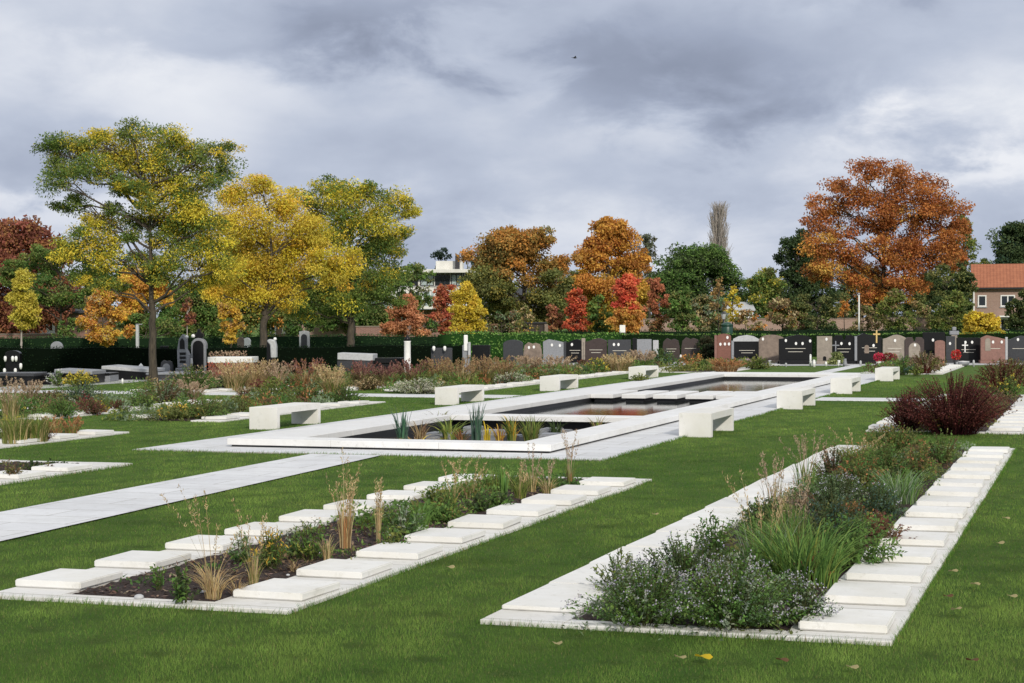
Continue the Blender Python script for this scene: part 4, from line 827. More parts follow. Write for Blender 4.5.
# fallen leaves on the lawn
leaf0 = None
for px, py, lab, c in ((703, 657, 'large bright yellow fallen leaf on the grass in front of the dense bed', 0), (680, 657, 'pale fallen leaf just left of the bright yellow one', 1), (557, 643, 'tan fallen leaf on the grass left of the pale ones', 1), (972, 660, 'brown fallen leaf in the lower right corner of the lawn', 2), (782, 660, 'dark brown fallen leaf below the first slab', 2), (956, 609, 'yellow-brown fallen leaf on the lawn right of the slab row', 1), (975, 584, 'pale twisted fallen leaf on the lawn at the right edge', 1), (953, 571, 'greyish curled fallen leaf right of the fourth slab', 1),
        (1006, 518, 'small pale fallen leaf on the lawn near the right edge', 1), (1000, 543, 'thin pale fallen leaf below the small one near the right edge', 1), (655, 514, 'yellow-green fallen leaf on the lawn between the two beds', 1), (948, 596, 'dull fallen leaf on the grass close to the kerb', 2), (1012, 596, 'cream fallen leaf cut by the right edge', 1), (852, 667, 'small tan fallen leaf at the bottom of the lawn', 1), (450, 567, 'tiny pale fallen leaf on the middle lawn', 1)):
    p, D = at(px, py, .045); n = 9
    V = [(0, 0, 0)]+[(.048*math.cos(t)*(1+.10*math.cos(3*t)), .034*math.sin(t)*(1+.14*math.cos(5*t)), .012*math.sin(2*t)+.006) for t in np.linspace(0, 2*math.pi, n, endpoint=False)]
    sc = .8 if c else 1.1
    cc = (YELLOW[0], (.42, .36, .18), (.16, .09, .045))[c]
    o = mk('fallen_leaf', np.array(V)*sc, [np.array([(0, 1+i, 1+(i+1) % n) for i in range(n)])], M['leaf'], None, np.tile(np.array(cc), (n+1, 1)), False, tuple(p))
    o.rotation_euler = (rng.normal(0, .1), rng.normal(0, .1), rng.uniform(-.5, .5)); tag(o, lab, 'leaf', 'fallen leaves on the lawn')
# bark chips on the mulch bed
g = np.random.default_rng(5); n = 5200
X = g.uniform(B2[0]+.56, B2[1]-.7, n); Y = g.uniform(B2[2]+.22, B2[3]-.22, n)
V, F, c = leafq(np.stack([X, Y, g.uniform(.02, .045, n)], -1), rndv(g, n)*np.array([1, 1, .25]), rndv(g, n)*.4+np.array([0, 0, 1]), g.uniform(.02, .07, n), g.uniform(.01, .028, n), pick(g, [(.045, .026, .02), (.03, .017, .013), (.075, .045, .033), (.13, .09, .07), (.10, .05, .035), (.24, .17, .10)], n), .05, .0)
o = mk('bark_mulch', V, [F], M['petal'], None, c); o['kind'] = 'stuff'
pebl = None
for px, py, w, lab in ((178, 602, 7, 'small pale pebble on the mulch near the front green plants'), (203, 578+14, 6, 'pale rose pebble on the mulch in front of the dry grass'), (288, 575, 4, 'white pebble on the mulch near the yellow-green plant'), (320, 553, 4, 'tiny white pebble on the mulch beside the fresh green plant'), (139, 597, 10, 'grey-white stone at the front left corner of the mulch bed')):
    p, D = at(px, py, .04); r_ = w*D/FPX*.5
    b = MB(); b.ball((0, 0, 0), r_, 2, .6); o = b.build('pebble', M['lgrey'], None, True, tuple(p)); tag(o, lab, 'pebble', 'pebbles on the mulch')
MIXP = GREEN+OLIVE+BROWN[:1]+YELGREEN[:2]+GREYGREEN[:2]
ground_cover(-18.95, -17.05, 31.0, 39.4, 11000, .42, MIXP+RUST[:1], 301); ground_cover(-23.0, -20.95, 31.2, 39.2, 9000, .40, MIXP+DKRED[:1], 302, .08, .04)
ground_cover(-18.95, -17.05, 45.0, 71.5, 15000, .50, MIXP+RUST[:2]+TAN[:1], 303, .11, .05); ground_cover(-22.7, -20.7, 45.0, 67.5, 14000, .50, MIXP+RUST[:1]+DKRED[:1]+TAN[:1], 304, .11, .05)
ground_cover(-25.7, -23.8, 43.3, 55.7, 8000, .45, MIXP+TAN[:2], 305, .10, .045); ground_cover(-18.9, -17.05, 19.5, 27.4, 6000, .28, MIXP+RUST[:1], 306, .06, .03)
ground_cover(-15.0, -13.5, 16, 21.2, 2500, .16, OLIVE+DKGREEN+BROWN, 307, .05, .025); ground_cover(-3.4, -1.95, 31.7, 46.5, 7000, .35, OLIVE+BROWN+MAROON[:1], 308, .07, .035)
ground_cover(-8.1, -6.0, 64.3, 75.5, 5000, .4, OLIVE+BROWN+GREEN, 309, .12, .06); ground_cover(-15.8, -13.7, 64.5, 75.5, 5000, .4, OLIVE+YELGREEN+RUST[:1], 310, .12, .06)
ground_cover(-3.25, -1.95, 11.3, 27.4, 26000, .22, GREEN+DKGREEN+OLIVE+GREYGREEN[:2]+BROWN[:1], 311, .04, .02)

ground_cover(-7.05, -5.95, 15.2, 20.9, 5200, .26, GREEN+OLIVE+YELGREEN[:2]+GREEN, 312, .055, .026)
ground_cover(-7.05, -5.95, 11.6, 15.2, 900, .10, GREEN+OLIVE+BROWN, 313, .045, .02)

# ================================================================== HEDGES AND WALLS
def xy(px, D):
    p = atD(px, 330, D); return np.array([p[0], p[1], 0.0])
def hedge(name, a, b, h, th, pal, label, leafsz, dens, core, seed, group='clipped hedges', uneven=.03, top=None):
    g = np.random.default_rng(seed); d = b-a; Ln = np.linalg.norm(d); d = d/Ln; nv = np.array([-d[1], d[0], 0]); nv = nv if nv[1] > 0 else -nv
    ns = max(2, int(Ln/1.0)); t = np.linspace(0, Ln, ns+1); hh = h-leafsz*.5+np.sin(t*1.3)*uneven+np.sin(t*.37+1)*uneven
    V, F = [], []
    for i, tt in enumerate(t):
        o = d*tt
        V += [tuple(o), tuple(o+np.array([0, 0, hh[i]])), tuple(o+nv*th+np.array([0, 0, hh[i]])), tuple(o+nv*th)]
    for i in range(ns):
        k = 4*i
        for j in range(3): F.append((k+j, k+4+j, k+5+j, k+1+j))
    F += [(0, 1, 2, 3), (4*ns, 4*ns+3, 4*ns+2, 4*ns+1)]
    core_p = (np.array(V), np.array(F), np.tile(np.array(core), (len(V), 1)))
    nf = int(Ln*h*dens); ntp = int(Ln*th*dens*1.2)
    u = g.uniform(0, Ln, nf+ntp); hv = np.interp(u, t, hh)
    P = np.empty((nf+ntp, 3)); P[:nf] = d*u[:nf, None]-nv*g.uniform(-.03, .05, (nf, 1)); P[:nf, 2] = hv[:nf]*g.random(nf)
    P[nf:] = d*u[nf:, None]+nv*g.uniform(0, th, (ntp, 1)); P[nf:, 2] = hv[nf:]+g.uniform(-.01, leafsz*.7, ntp)
    out = np.where(np.arange(nf+ntp)[:, None] < nf, -nv[None], np.array([[0, 0, 1.0]])); A = rndv(g, nf+ntp)*.8+np.array([0, 0, .3])+out*.4; Nn = out+rndv(g, nf+ntp)*.6
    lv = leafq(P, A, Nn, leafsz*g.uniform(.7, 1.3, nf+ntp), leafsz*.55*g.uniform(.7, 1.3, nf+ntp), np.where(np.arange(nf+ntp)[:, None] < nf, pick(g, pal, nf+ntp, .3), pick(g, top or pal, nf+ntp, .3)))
    V, F, c = merge([core_p, lv]); r = thing(name, label, 'hedge', tuple(a), 0, group); mk('foliage', V, F, M['hedge'], r, c); return r
YEW = [(.003, .008, .003), (.005, .012, .004), (.002, .006, .003)]
HB = [(.075, .165, .026), (.05, .12, .02), (.10, .21, .035)]
hedge('yew_hedge', xy(-60, 63), xy(468, 65), 1.05, .9, YEW, 'near-black clipped yew hedge behind the dark graves on the left', .07, 90, (.002, .005, .002), 11)
hedge('yew_hedge', xy(-60, 86), xy(470, 90), 1.2, .9, [(.03, .065, .018), (.02, .05, .014)], 'second clipped green hedge behind the near-black one on the left', .09, 60, (.008, .02, .008), 12)
hedge('laurel_hedge', xy(452, 83), xy(622, 90), 1.28, 1.1, HB, 'bright green leafy hedge section behind the grey headstones', .12, 70, (.016, .05, .010), 13, uneven=.06)
hedge('privet_hedge', xy(618, 91), xy(1060, 93), 1.17, .8, [(.012, .030, .007), (.02, .05, .010), (.008, .020, .005)], 'long thin bright green hedge behind the row of headstones', .09, 75, (.006, .015, .004), 14, top=[(.09, .19, .03), (.12, .23, .04), (.06, .14, .024)])  # shade painted into the dark front leaf colours, sunlit tone into the top
hedge('yew_hedge', xy(466, 101), xy(1070, 103), 1.34, .8, YEW+[(.02, .045, .014)], 'dark hedge strip between the bright hedge and the brick garden wall', .10, 50, (.008, .018, .008), 15)
def wall(name, a, b, h, th, m, label, cat='wall'):
    d = b-a; Ln = np.linalg.norm(d); r = thing(name, label, cat, tuple(a), math.atan2(d[1], d[0]))
    bb = MB(); bb.box(0, Ln, 0, th, -.1, h); bb.build('masonry', m, r)
    bb = MB(); bb.box(-.03, Ln+.03, -.04, th+.04, h+.002, h+.07, .01); bb.build('coping_course', M['tan'], r); return r
wall('garden_wall', xy(640, 118), xy(966, 120), 1.95, .25, M['brickp'], 'long faded red brick garden wall behind the hedges on the right')
wall('garden_wall', xy(-40, 98), xy(66, 98), 1.25, .25, M['brick'], 'low red-brown brick wall in front of the house with the white window')
wall('garden_wall', xy(356, 112), xy(470, 114), 1.55, .25, M['brick'], 'brown-red brick garden wall below the white flat-roofed building')

# ================================================================== TREES
LEFT = 'street trees along the gravel path'
GY = [GREEN+OLIVE+[(.09, .12, .03)], YELGREEN+[(.38, .33, .04)], YELLOW, GOLD]
P3 = [[(.085, .15, .022), (.12, .18, .03), (.06, .11, .02), (.17, .21, .035)], [(.70, .52, .03), (.56, .44, .03), (.78, .58, .045), (.40, .37, .035)], YELLOW+GOLD[:1]]
def mix(lo, hi, m, s=.22): return (lo, hi, m, s)
t1 = [(46, 146, 11, .15), (62, 145, 15, .2), (64, 165, 17, .25), (62, 183, 14, .2), (72, 203, 13, .12), (58, 207, 9, .1), (90, 146, 16, .5), (92, 170, 17, .35), (112, 160, 20, .75), (100, 140, 14, .6), (135, 132, 14, .25), (133, 152, 20, .6), (155, 140, 16, .45), (178, 138, 13, .5), (192, 148, 14, .5), (196, 165, 16, .3), (216, 155, 12, .35), (230, 148, 9, .25), (226, 170, 12, .15), (212, 182, 14, .2),
      (165, 165, 17, .55), (160, 188, 19, .7), (185, 190, 17, .6), (140, 192, 14, .4), (122, 188, 10, .3), (118, 208, 11, .15), (104, 225, 13, .75), (92, 222, 11, .7), (176, 212, 20, .65), (200, 212, 17, .8), (150, 222, 15, .4), (215, 230, 16, .55), (190, 236, 18, .35), (165, 240, 14, .3), (128, 236, 10, .4), (95, 250, 15, .55), (72, 252, 15, .5), (112, 262, 13, .45), (135, 262, 12, .3), (205, 256, 18, .5), (180, 262, 14, .35), (160, 278, 12, .25), (215, 275, 14, .6), (192, 282, 13, .55), (80, 275, 12, .3), (122, 282, 9, .3)]
T1X = [(x, y, 15, mix(0, 1, m)) for x, y, m in ((140, 172, .6), (110, 180, .4), (175, 178, .6), (150, 205, .5), (130, 222, .4), (170, 228, .6), (195, 222, .7), (222, 248, .6), (105, 240, .6), (82, 238, .5), (145, 256, .3), (168, 270, .35), (230, 268, .7), (100, 282, .4), (188, 200, .7))]
tree('honeylocust_tree', 'tall spreading green and yellow tree with a slim trunk on the left lawn', 'tree', 153, 56, [(x, y, r*1.18, mix(0, 1, m)) for x, y, r, m in t1]+T1X, 8.5, P3, .30, 2.7, 1.0, .65, 12, 21, twigs=5, group=LEFT, gappy=.46, leafasp=.38)
t2 = [(240, 200, 17), (262, 188, 14), (250, 222, 22), (283, 208, 18), (306, 226, 18), (276, 243, 24), (238, 246, 20), (302, 252, 20), (322, 262, 14), (250, 270, 22), (283, 277, 19), (226, 272, 16), (264, 297, 16), (345, 262, 15), (333, 282, 12), (238, 296, 14), (290, 298, 12), (216, 292, 12), (310, 238, 12), (222, 222, 12)]
tree('honeylocust_tree', 'bright yellow tree second from the left along the gravel path', 'tree', 262, 70, [(x, y, r*1.12, mix(1, 2, .75)) for x, y, r in t2], 9, P3, .28, 2.7, 1.5, .7, 12, 22, group=LEFT, leafasp=.38, gappy=.46)
t3 = [(300, 196, 13, .55), (325, 188, 13, .45), (345, 200, 19, .6), (370, 196, 15, .55), (394, 203, 14, .65), (408, 213, 10, .75), (380, 220, 19, .65), (350, 226, 22, .6), (404, 234, 10, .55), (392, 248, 14, .4), (372, 256, 19, .25), (342, 276, 22, .2), (382, 282, 16, .12), (322, 297, 19, .15), (350, 306, 18, .1), (302, 312, 13, .2), (392, 268, 12, .2), (366, 298, 14, .1), (326, 317, 12, .15), (318, 210, 16, .55), (335, 240, 18, .5), (398, 300, 10, .1), (305, 285, 14, .35), (378, 238, 14, .5)]
tree('honeylocust_tree', 'green tree with a yellow top, third from the left along the gravel path', 'tree', 350, 77, [(x, y, r*1.1, mix(0, 1, m)) for x, y, r, m in t3], 9, P3, .25, 2.7, 1.35, .7, 12, 23, group=LEFT, leafasp=.38, gappy=.46)

def bgtree(name, label, px, D, x0, x1, yt, yb, shape, pals, k=14, rel=.24, seed=1, trunk=5, low=None, lowfrac=.4, leafpx=2.4, cover=1.15, cat='tree', fork=.25, gappy=.34, group='autumn trees behind the hedges', leafasp=.65, droop=0, bark='bark', twigs=2):
    L = autolobes(seed, x0, x1, yt, yb, shape, k, rel, 0, 1 if low is not None else None, lowfrac)
    return tree(name, label, cat, px, D, L, trunk, [pals]+([low] if low is not None else []), fork, leafpx, cover, .8, 8, seed, twigs=twigs, group=group, gappy=gappy, leafasp=leafasp, droop=droop, bark=bark)
CRIM = [(.22, .06, .04), (.28, .09, .05), (.16, .05, .03)]
# far left
bgtree('copper_tree', 'dark red-brown tree behind everything at the far left', 25, 112, -45, 78, 220, 332, 'round', CRIM+RUST[:1], 24, .2, 31, 6, leafpx=3.2)
bgtree('shrub_tree', 'broad olive green tree behind the small bright yellow one at left', 60, 95, 0, 120, 246, 308, 'round', OLIVE+GREEN+YELGREEN, 20, .22, 33, 4)
bgtree('maple_tree', 'small bright yellow maple with a pale thin trunk at the left edge', 21, 80, 0, 43, 272, 326, 'cone', [(.52, .44, .04), (.46, .38, .04), (.58, .48, .06)], 13, .26, 34, 3, bark='twig')
bgtree('maple_tree', 'orange-gold drooping small tree left of the nearest trunk', 104, 84, 80, 128, 288, 342, 'egg', GOLD+ORANGE+TAN[:1], 13, .25, 35, 3, droop=.15)
bgtree('maple_tree', 'orange and green tree behind the nearest tree trunk', 148, 98, 112, 182, 268, 338, 'round', ORANGE+GOLD, 14, .24, 36, 4, low=GREEN+OLIVE, lowfrac=.35)
bgtree('maple_tree', 'tiny dark red tree between the two monuments on the left', 187, 86, 180, 196, 298, 326, 'egg', DKRED+RUST, 6, .3, 37, 2.4, bark='twig')
bgtree('shrub_tree', 'dark green rounded tree mass right of the nearest trunk', 205, 100, 166, 238, 284, 344, 'dome', GREEN+OLIVE+YELGREEN[:2], 16, .24, 38, 4)
bgtree('hornbeam_tree', 'narrow golden column-shaped tree behind the second hedge at left', 231, 84, 219, 245, 281, 342, 'column', GOLD+[(.50, .30, .10)], 14, .3, 39, 3)
bgtree('shrub_tree', 'green bush between the golden column tree and the brick house', 300, 108, 283, 322, 298, 336, 'dome', GREEN+DKGREEN+OLIVE, 9, .26, 40, 3)
bgtree('shrub_tree', 'olive brown tree filling the gap behind the second yellow tree', 240, 118, 205, 300, 250, 332, 'round', OLIVE+YELGREEN+ORANGE[:1], 16, .22, 41, 5)
bgtree('shrub_tree', 'dark green tree behind the third tree of the gravel path', 360, 120, 318, 402, 268, 336, 'dome', GREEN+OLIVE, 14, .24, 42, 5)
# centre
bgtree('maple_tree', 'salmon orange rounded maple in front of the flat-roofed building', 403, 98, 382, 428, 296, 336, 'dome', [(.54, .20, .08), (.46, .17, .075), (.58, .25, .11)], 12, .26, 51, 3)
bgtree('maple_tree', 'dull red cone-shaped tree beside the yellow maple', 441, 102, 427, 460, 282, 334, 'cone', [(.42, .085, .045), (.36, .085, .045), (.46, .16, .06)], 12, .28, 52, 3)
bgtree('maple_tree', 'bright yellow maple in front of the large mixed oak', 466, 92, 446, 487, 284, 338, 'egg', [(.74, .53, .035), (.66, .47, .04), (.54, .42, .045)], 14, .26, 53, 3)
OKM = [(.28, .16, .04), (.36, .19, .04), (.20, .16, .04), (.42, .22, .045)]
bgtree('oak_tree', 'large oak turning brown and green in the middle of the background', 522, 122, 466, 582, 229, 332, 'round', OKM+ORANGE[:1], 30, .19, 54, 9, low=OLIVE+[(.24, .20, .035), (.16, .15, .03)], lowfrac=.5, cover=1.35)
bgtree('oak_tree', 'large bright orange oak behind the red maples', 605, 126, 566, 652, 219, 332, 'egg', [(.56, .24, .035), (.48, .18, .03), (.62, .31, .045), (.40, .15, .035)], 30, .2, 55, 9, low=[(.54, .35, .035), (.46, .27, .035)], lowfrac=.42, cover=1.35)
bgtree('maple_tree', 'small crimson maple left of the brightest red tree', 576, 104, 561, 593, 291, 333, 'cone', RED+[(.30, .10, .05)], 12, .28, 56, 3)
bgtree('maple_tree', 'low reddish tree beside the dark garden shed', 553, 106, 541, 564, 304, 334, 'dome', [(.32, .09, .05), (.34, .16, .06)], 8, .28, 57, 2.5)
bgtree('maple_tree', 'brightest red maple with an orange foot in the middle', 626, 100, 605, 647, 274, 331, 'cone', [(.68, .085, .045), (.62, .07, .04), (.70, .14, .055)], 18, .26, 58, 3, low=[(.68, .27, .06), (.64, .34, .06)], lowfrac=.38)
bgtree('maple_tree', 'rust red pointed tree right of the brightest red maple', 657, 108, 643, 671, 279, 333, 'egg', [(.40, .12, .055), (.36, .13, .055)], 13, .27, 59, 3, low=OLIVE+RUST, lowfrac=.3)
bgtree('maple_tree', 'green tree with a rusty top, right of the rust red one', 681, 106, 665, 697, 288, 334, 'egg', GREEN+OLIVE, 12, .27, 60, 4)
bgtree('birch_tree', 'thin grey-green weeping birch beyond the orange oak', 650, 150, 634, 664, 232, 300, 'egg', [(.09, .10, .055), (.11, .12, .06), (.07, .08, .045)], 12, .24, 61, 4, leafpx=2.4, cover=.75, droop=.3, gappy=.3)
bgtree('birch_tree', 'sparse pale birch top just left of the weeping birch', 637, 152, 629, 646, 232, 262, 'egg', [(.12, .12, .08), (.15, .14, .10)], 6, .25, 62, 3, leafpx=2.2, cover=.5)
bgtree('broadleaf_tree', 'large dark green rounded tree below the bare poplar', 698, 138, 655, 744, 246, 334, 'round', GREEN+DKGREEN, 24, .22, 63, 8)
bgtree('shrub_tree', 'grey-olive bush at the foot of the large dark green tree', 700, 112, 684, 728, 294, 334, 'dome', OLIVE+TAN+GREYGREEN, 9, .26, 64, 3)
bgtree('maple_tree', 'thin orange-tan young tree left of the slim yellow tree', 719, 104, 709, 729, 278, 322, 'egg', [(.36, .20, .06), (.30, .18, .06)], 7, .26, 65, 2.5, cover=.7)
bgtree('maple_tree', 'slim bright yellow young tree on the right of centre', 733, 105, 726, 741, 287, 322, 'egg', YELLOW, 8, .3, 66, 2.5)
bgtree('broadleaf_tree', 'yellow-topped green tree left of the dark conifer', 766, 124, 737, 792, 270, 334, 'dome', GREEN+YELGREEN+OLIVE+YELLOW[3:], 16, .24, 67, 5)
bgtree('shrub_tree', 'tan-olive bushy tree right of the yellow-topped green tree', 783, 108, 762, 803, 296, 330, 'dome', BROWN+OLIVE+TAN+ORANGE[:1], 10, .26, 68, 3)
bgtree('conifer_tree', 'dark green dense tree left of the large rust oak', 792, 150, 765, 838, 232, 330, 'dome', DKGREEN+[(.025, .05, .02)], 20, .24, 69, 6)
bgtree('shrub_tree', 'dark olive clipped-looking bush under the rust oak', 818, 108, 792, 844, 292, 332, 'box', OLIVE+DKGREEN, 14, .25, 70, 3)
bgtree('shrub_tree', 'tiny orange bush left of the white pole', 845, 112, 836, 852, 296, 315, 'dome', ORANGE+TAN[:1], 5, .3, 71, 2)
# big rust oak
RO = [[(.42, .130, .03), (.35, .10, .025), (.48, .165, .038), (.28, .08, .022)], [(.56, .27, .045), (.50, .22, .04), (.60, .33, .055)], RUST+BROWN]
ok = [(842, 183, 13), (860, 176, 13), (884, 176, 15), (908, 180, 15), (930, 190, 16), (948, 208, 15), (962, 224, 11), (822, 205, 13), (818, 225, 15), (812, 248, 15), (838, 208, 15), (862, 200, 16), (886, 200, 17), (910, 206, 18), (934, 216, 17), (950, 238, 15), (838, 232, 14), (868, 225, 13), (892, 226, 16), (918, 232, 18), (940, 252, 16), (822, 268, 16), (845, 255, 14), (872, 250, 14), (900, 254, 18), (925, 262, 17), (958, 260, 10), (846, 278, 15), (870, 276, 16), (896, 280, 17), (918, 286, 14), (878, 296, 13), (898, 300, 12), (822, 282, 9), (848, 262, 12), (864, 292, 10), (908, 252, 14), (880, 215, 13)]
tree('oak_tree', 'huge round rust-orange oak dominating the right skyline', 'tree', 884, 128, [(x, y, r*1.12, mix(0, 1, .45 if (y > 240 and x < 880) else .05, .2)) for x, y, r in ok], 11, RO, .2, 2.3, 1.12, .8, 12, 80, twigs=5, group='autumn trees behind the hedges', gappy=.42)
bgtree('broadleaf_tree', 'yellow-green willowy tree peeking out right of the rust oak', 962, 150, 938, 990, 214, 320, 'egg', YELGREEN+OLIVE+OLIVE, 16, .22, 81, 5, cover=.95, droop=.2)
bgtree('ivy_shrub', 'dark green ivy-clad tree under the right side of the rust oak', 946, 118, 926, 974, 264, 334, 'box', DKGREEN+OLIVE, 18, .24, 82, 5)
bgtree('shrub_tree', 'loose olive green young tree in front of the rust oak', 892, 108, 876, 912, 290, 334, 'egg', OLIVE+YELGREEN+TAN[3:], 12, .25, 83, 3, cover=.9)
bgtree('shrub_tree', 'olive green young tree left of the tiled house', 952, 106, 934, 972, 292, 334, 'dome', OLIVE+YELGREEN, 12, .25, 84, 3, cover=.95)
bgtree('shrub_tree', 'thin tan-green young tree at the foot of the rust oak', 915, 112, 902, 936, 300, 330, 'dome', TAN[3:]+OLIVE, 8, .25, 85, 2.5, cover=.7)
bgtree('shrub_tree', 'faint olive bush along the brick wall below the white pole', 862, 112, 846, 880, 304, 334, 'dome', OLIVE+BROWN+TAN, 8, .25, 86, 2.5, cover=.9)
bgtree('shrub_tree', 'tan dry bush along the brick wall between two olive bushes', 744, 104, 728, 766, 310, 334, 'dome', TAN+BROWN+OLIVE+ORANGE, 9, .25, 87, 2.5, cover=.9)
bgtree('conifer_tree', 'tall dark green trees behind the tiled house roof', 1006, 172, 980, 1062, 221, 330, 'dome', DKGREEN+[(.02, .045, .025)], 22, .24, 88, 6)
bgtree('shrub_tree', 'dark green bush in front of the tiled house at the right edge', 1019, 118, 1006, 1050, 291, 332, 'dome', DKGREEN+OLIVE, 12, .26, 89, 3)
bgtree('forsythia_shrub', 'golden yellow dome-shaped shrub in front of the tiled house', 980, 97, 957, 1003, 312, 338, 'dome', [(.72, .50, .035), (.62, .43, .035), (.50, .36, .04)], 26, .26, 90, 3, cat='shrub', cover=2.2)
bgtree('conifer_tree', 'distant dark tree top left above the flat white roof', 441, 235, 430, 454, 249, 320, 'column', [(.03, .05, .035), (.025, .04, .03)], 9, .3, 91, 4)
bgtree('conifer_tree', 'distant dark tree top right of the black chimney', 466, 240, 455, 478, 251, 320, 'column', [(.03, .05, .035), (.04, .05, .035)], 9, .3, 92, 4)
bgtree('shrub_tree', 'loose green tree screening the left half of the flat-roofed building', 410, 128, 384, 446, 264, 310, 'egg', GREEN+OLIVE+YELGREEN[:1], 13, .2, 117, 3, cover=.65)
bgtree('shrub_tree', 'low dark green bush below the salmon maple', 426, 100, 412, 440, 318, 337, 'dome', DKGREEN+GREEN, 7, .28, 93, 2)
bgtree('shrub_tree', 'brownish green bush right of the bright yellow maple', 500, 100, 484, 528, 312, 337, 'dome', BROWN+OLIVE+GREYGREEN, 11, .25, 94, 3)
bgtree('shrub_tree', 'yellow-tan young tree in front of the dark garden shed', 524, 96, 512, 538, 304, 337, 'egg', TAN+GOLD[:1]+OLIVE, 8, .25, 95, 2.5, cover=.8)
bgtree('shrub_tree', 'green and yellow young tree between crimson and brightest red maple', 597, 104, 586, 612, 296, 334, 'egg', GREEN+YELGREEN, 9, .26, 96, 2.5)
bgtree('shrub_tree', 'dark green garden bush behind the left hedges near the brick wall', 140, 92, 116, 196, 314, 340, 'dome', GREEN+OLIVE+YELGREEN[:1], 10, .25, 97, 3)
bgtree('shrub_tree', 'green bush behind the hedge right of the white window house', 66, 94, 52, 92, 318, 340, 'dome', GREEN+OLIVE, 8, .25, 98, 3)
bgtree('broadleaf_tree', 'dark olive tree filling the gap between the mixed oak and the orange oak', 572, 160, 545, 606, 272, 330, 'dome', OLIVE+DKGREEN, 14, .24, 111, 5)
bgtree('broadleaf_tree', 'dark green tree behind the rust red and rusty-topped trees', 655, 160, 628, 690, 276, 330, 'dome', DKGREEN+OLIVE, 14, .24, 112, 5)
bgtree('broadleaf_tree', 'dark green tree low behind the trunk of the rust oak', 862, 165, 826, 900, 268, 330, 'dome', DKGREEN+OLIVE, 16, .24, 113, 5)
bgtree('broadleaf_tree', 'olive tree low behind the right half of the rust oak', 925, 165, 890, 975, 276, 330, 'dome', OLIVE+DKGREEN, 16, .24, 114, 5)
bgtree('broadleaf_tree', 'dark green tree behind the flat-roofed building and yellow maple', 480, 178, 455, 520, 268, 330, 'dome', DKGREEN+OLIVE, 12, .24, 115, 5)
bgtree('broadleaf_tree', 'dark green tree mass behind the orange trees at the far left', 130, 140, 70, 200, 268, 338, 'dome', OLIVE+GREEN+YELGREEN[:2], 18, .22, 116, 5)
# bare poplar
def poplar():
    D = 190; g = np.random.default_rng(44); b = xy(719, D); s = D/FPX
    r = thing('poplar_tree', 'tall bare grey poplar rising above the green trees', 'tree', tuple(b), 0)
    rt = np.array([CR[0], CR[1], 0]); fw = np.array([-math.sin(YAW), math.cos(YAW), 0]); H = atD(719, 204, D)[2]
    paths = [(bez(np.zeros(3), np.array([.1, 0, H*.5]), np.array([0, 0, H*.97]), 10), .22*np.linspace(1, .1, 10))]
    for i in range(300):
        z0 = H*g.uniform(.22, .88); a = g.uniform(0, 6.28); rr = (12*s)*math.sin(math.pi*min(1, max(.04, (z0/H-.02)/1.0)))**.8*g.uniform(.3, 1); d = rt*math.cos(a)*rr+fw*math.sin(a)*rr
        ln = min(H*g.uniform(.12, .24), (H-z0)*.85); e = np.array([d[0], d[1], min(H*1.0, z0+ln)])
        paths.append((bez(np.array([0, 0, z0]), np.array([d[0]*.8, d[1]*.8, z0+ln*.35]), e, 5), .045*np.linspace(1, .3, 5)))
        for _ in range(3):
            e2 = e+np.array([g.normal(0, .25), g.normal(0, .25), g.uniform(.1, .7)]); paths.append((bez((np.array([0, 0, z0])+e)/2, e, e2, 4), .022*np.linspace(1, .5, 4)))
    V, F = tubes(paths, 4); mk('trunk', V, F, M['twig'], r)
poplar()

# ================================================================== BUILDINGS
def house_root(name, label, px, D, cat='house', rz=0.0):
    p = xy(px, D); return thing(name, label, cat, (p[0], p[1], 0), YAW+rz), D/FPX
def window(parent, x0, x1, z0, z1, panes=1, y=0.0, glass='glass', fr=.09, frame='frame'):
    b = MB(); d0, d1 = y-.05, y+.03
    b.box(x0, x1, d0, d1, z0, z0+fr, .008); b.box(x0, x1, d0, d1, z1-fr, z1, .008)
    xs = np.linspace(x0, x1-fr, panes+1)
    for x in xs: b.box(x, x+fr, d0+.003, d1, z0+fr+.001, z1-fr-.001, .006)
    f = b.build('window', M[frame], parent)
    b = MB(); b.box(x0+.02, x1-.02, y-.015, y+.025, z0+.02, z1-.02); b.build('pane', M[glass], f)
    b = MB(); b.box(x0-.06, x1+.06, y-.1, y+.02, z0-.07, z0-.003, .008); b.build('sill', M['lgrey'], f)
    return f
def gable(parent, x0, x1, y0, y1, ze, zr, m, over=.25, th=.12, name='roof'):
    ym = (y0+y1)/2; sl = (zr-ze)/(ym-y0); e = over; b = MB()
    pts = [(y0-e, ze-e*sl), (ym, zr), (y1+e, ze-e*sl), (y1+e, ze-e*sl+th), (ym, zr+th), (y0-e, ze-e*sl+th)]
    # extruded along x: build as prism in (y,z) and rotate
    bm = bmesh.new(); A = [bm.verts.new((x0-.15, p[0], p[1])) for p in pts]; B = [bm.verts.new((x1+.15, p[0], p[1])) for p in pts]; n = 6
    bm.faces.new((A[0], A[1], A[4], A[5])); bm.faces.new((A[1], A[2], A[3], A[4])); bm.faces.new((B[5], B[4], B[1], B[0])); bm.faces.new((B[4], B[3], B[2], B[1]))
    for i in range(n): bm.faces.new((A[i], B[i], B[(i+1) % n], A[(i+1) % n]))
    bmesh.ops.recalc_face_normals(bm, faces=bm.faces); b._add(bm); return b.build(name, m, parent)
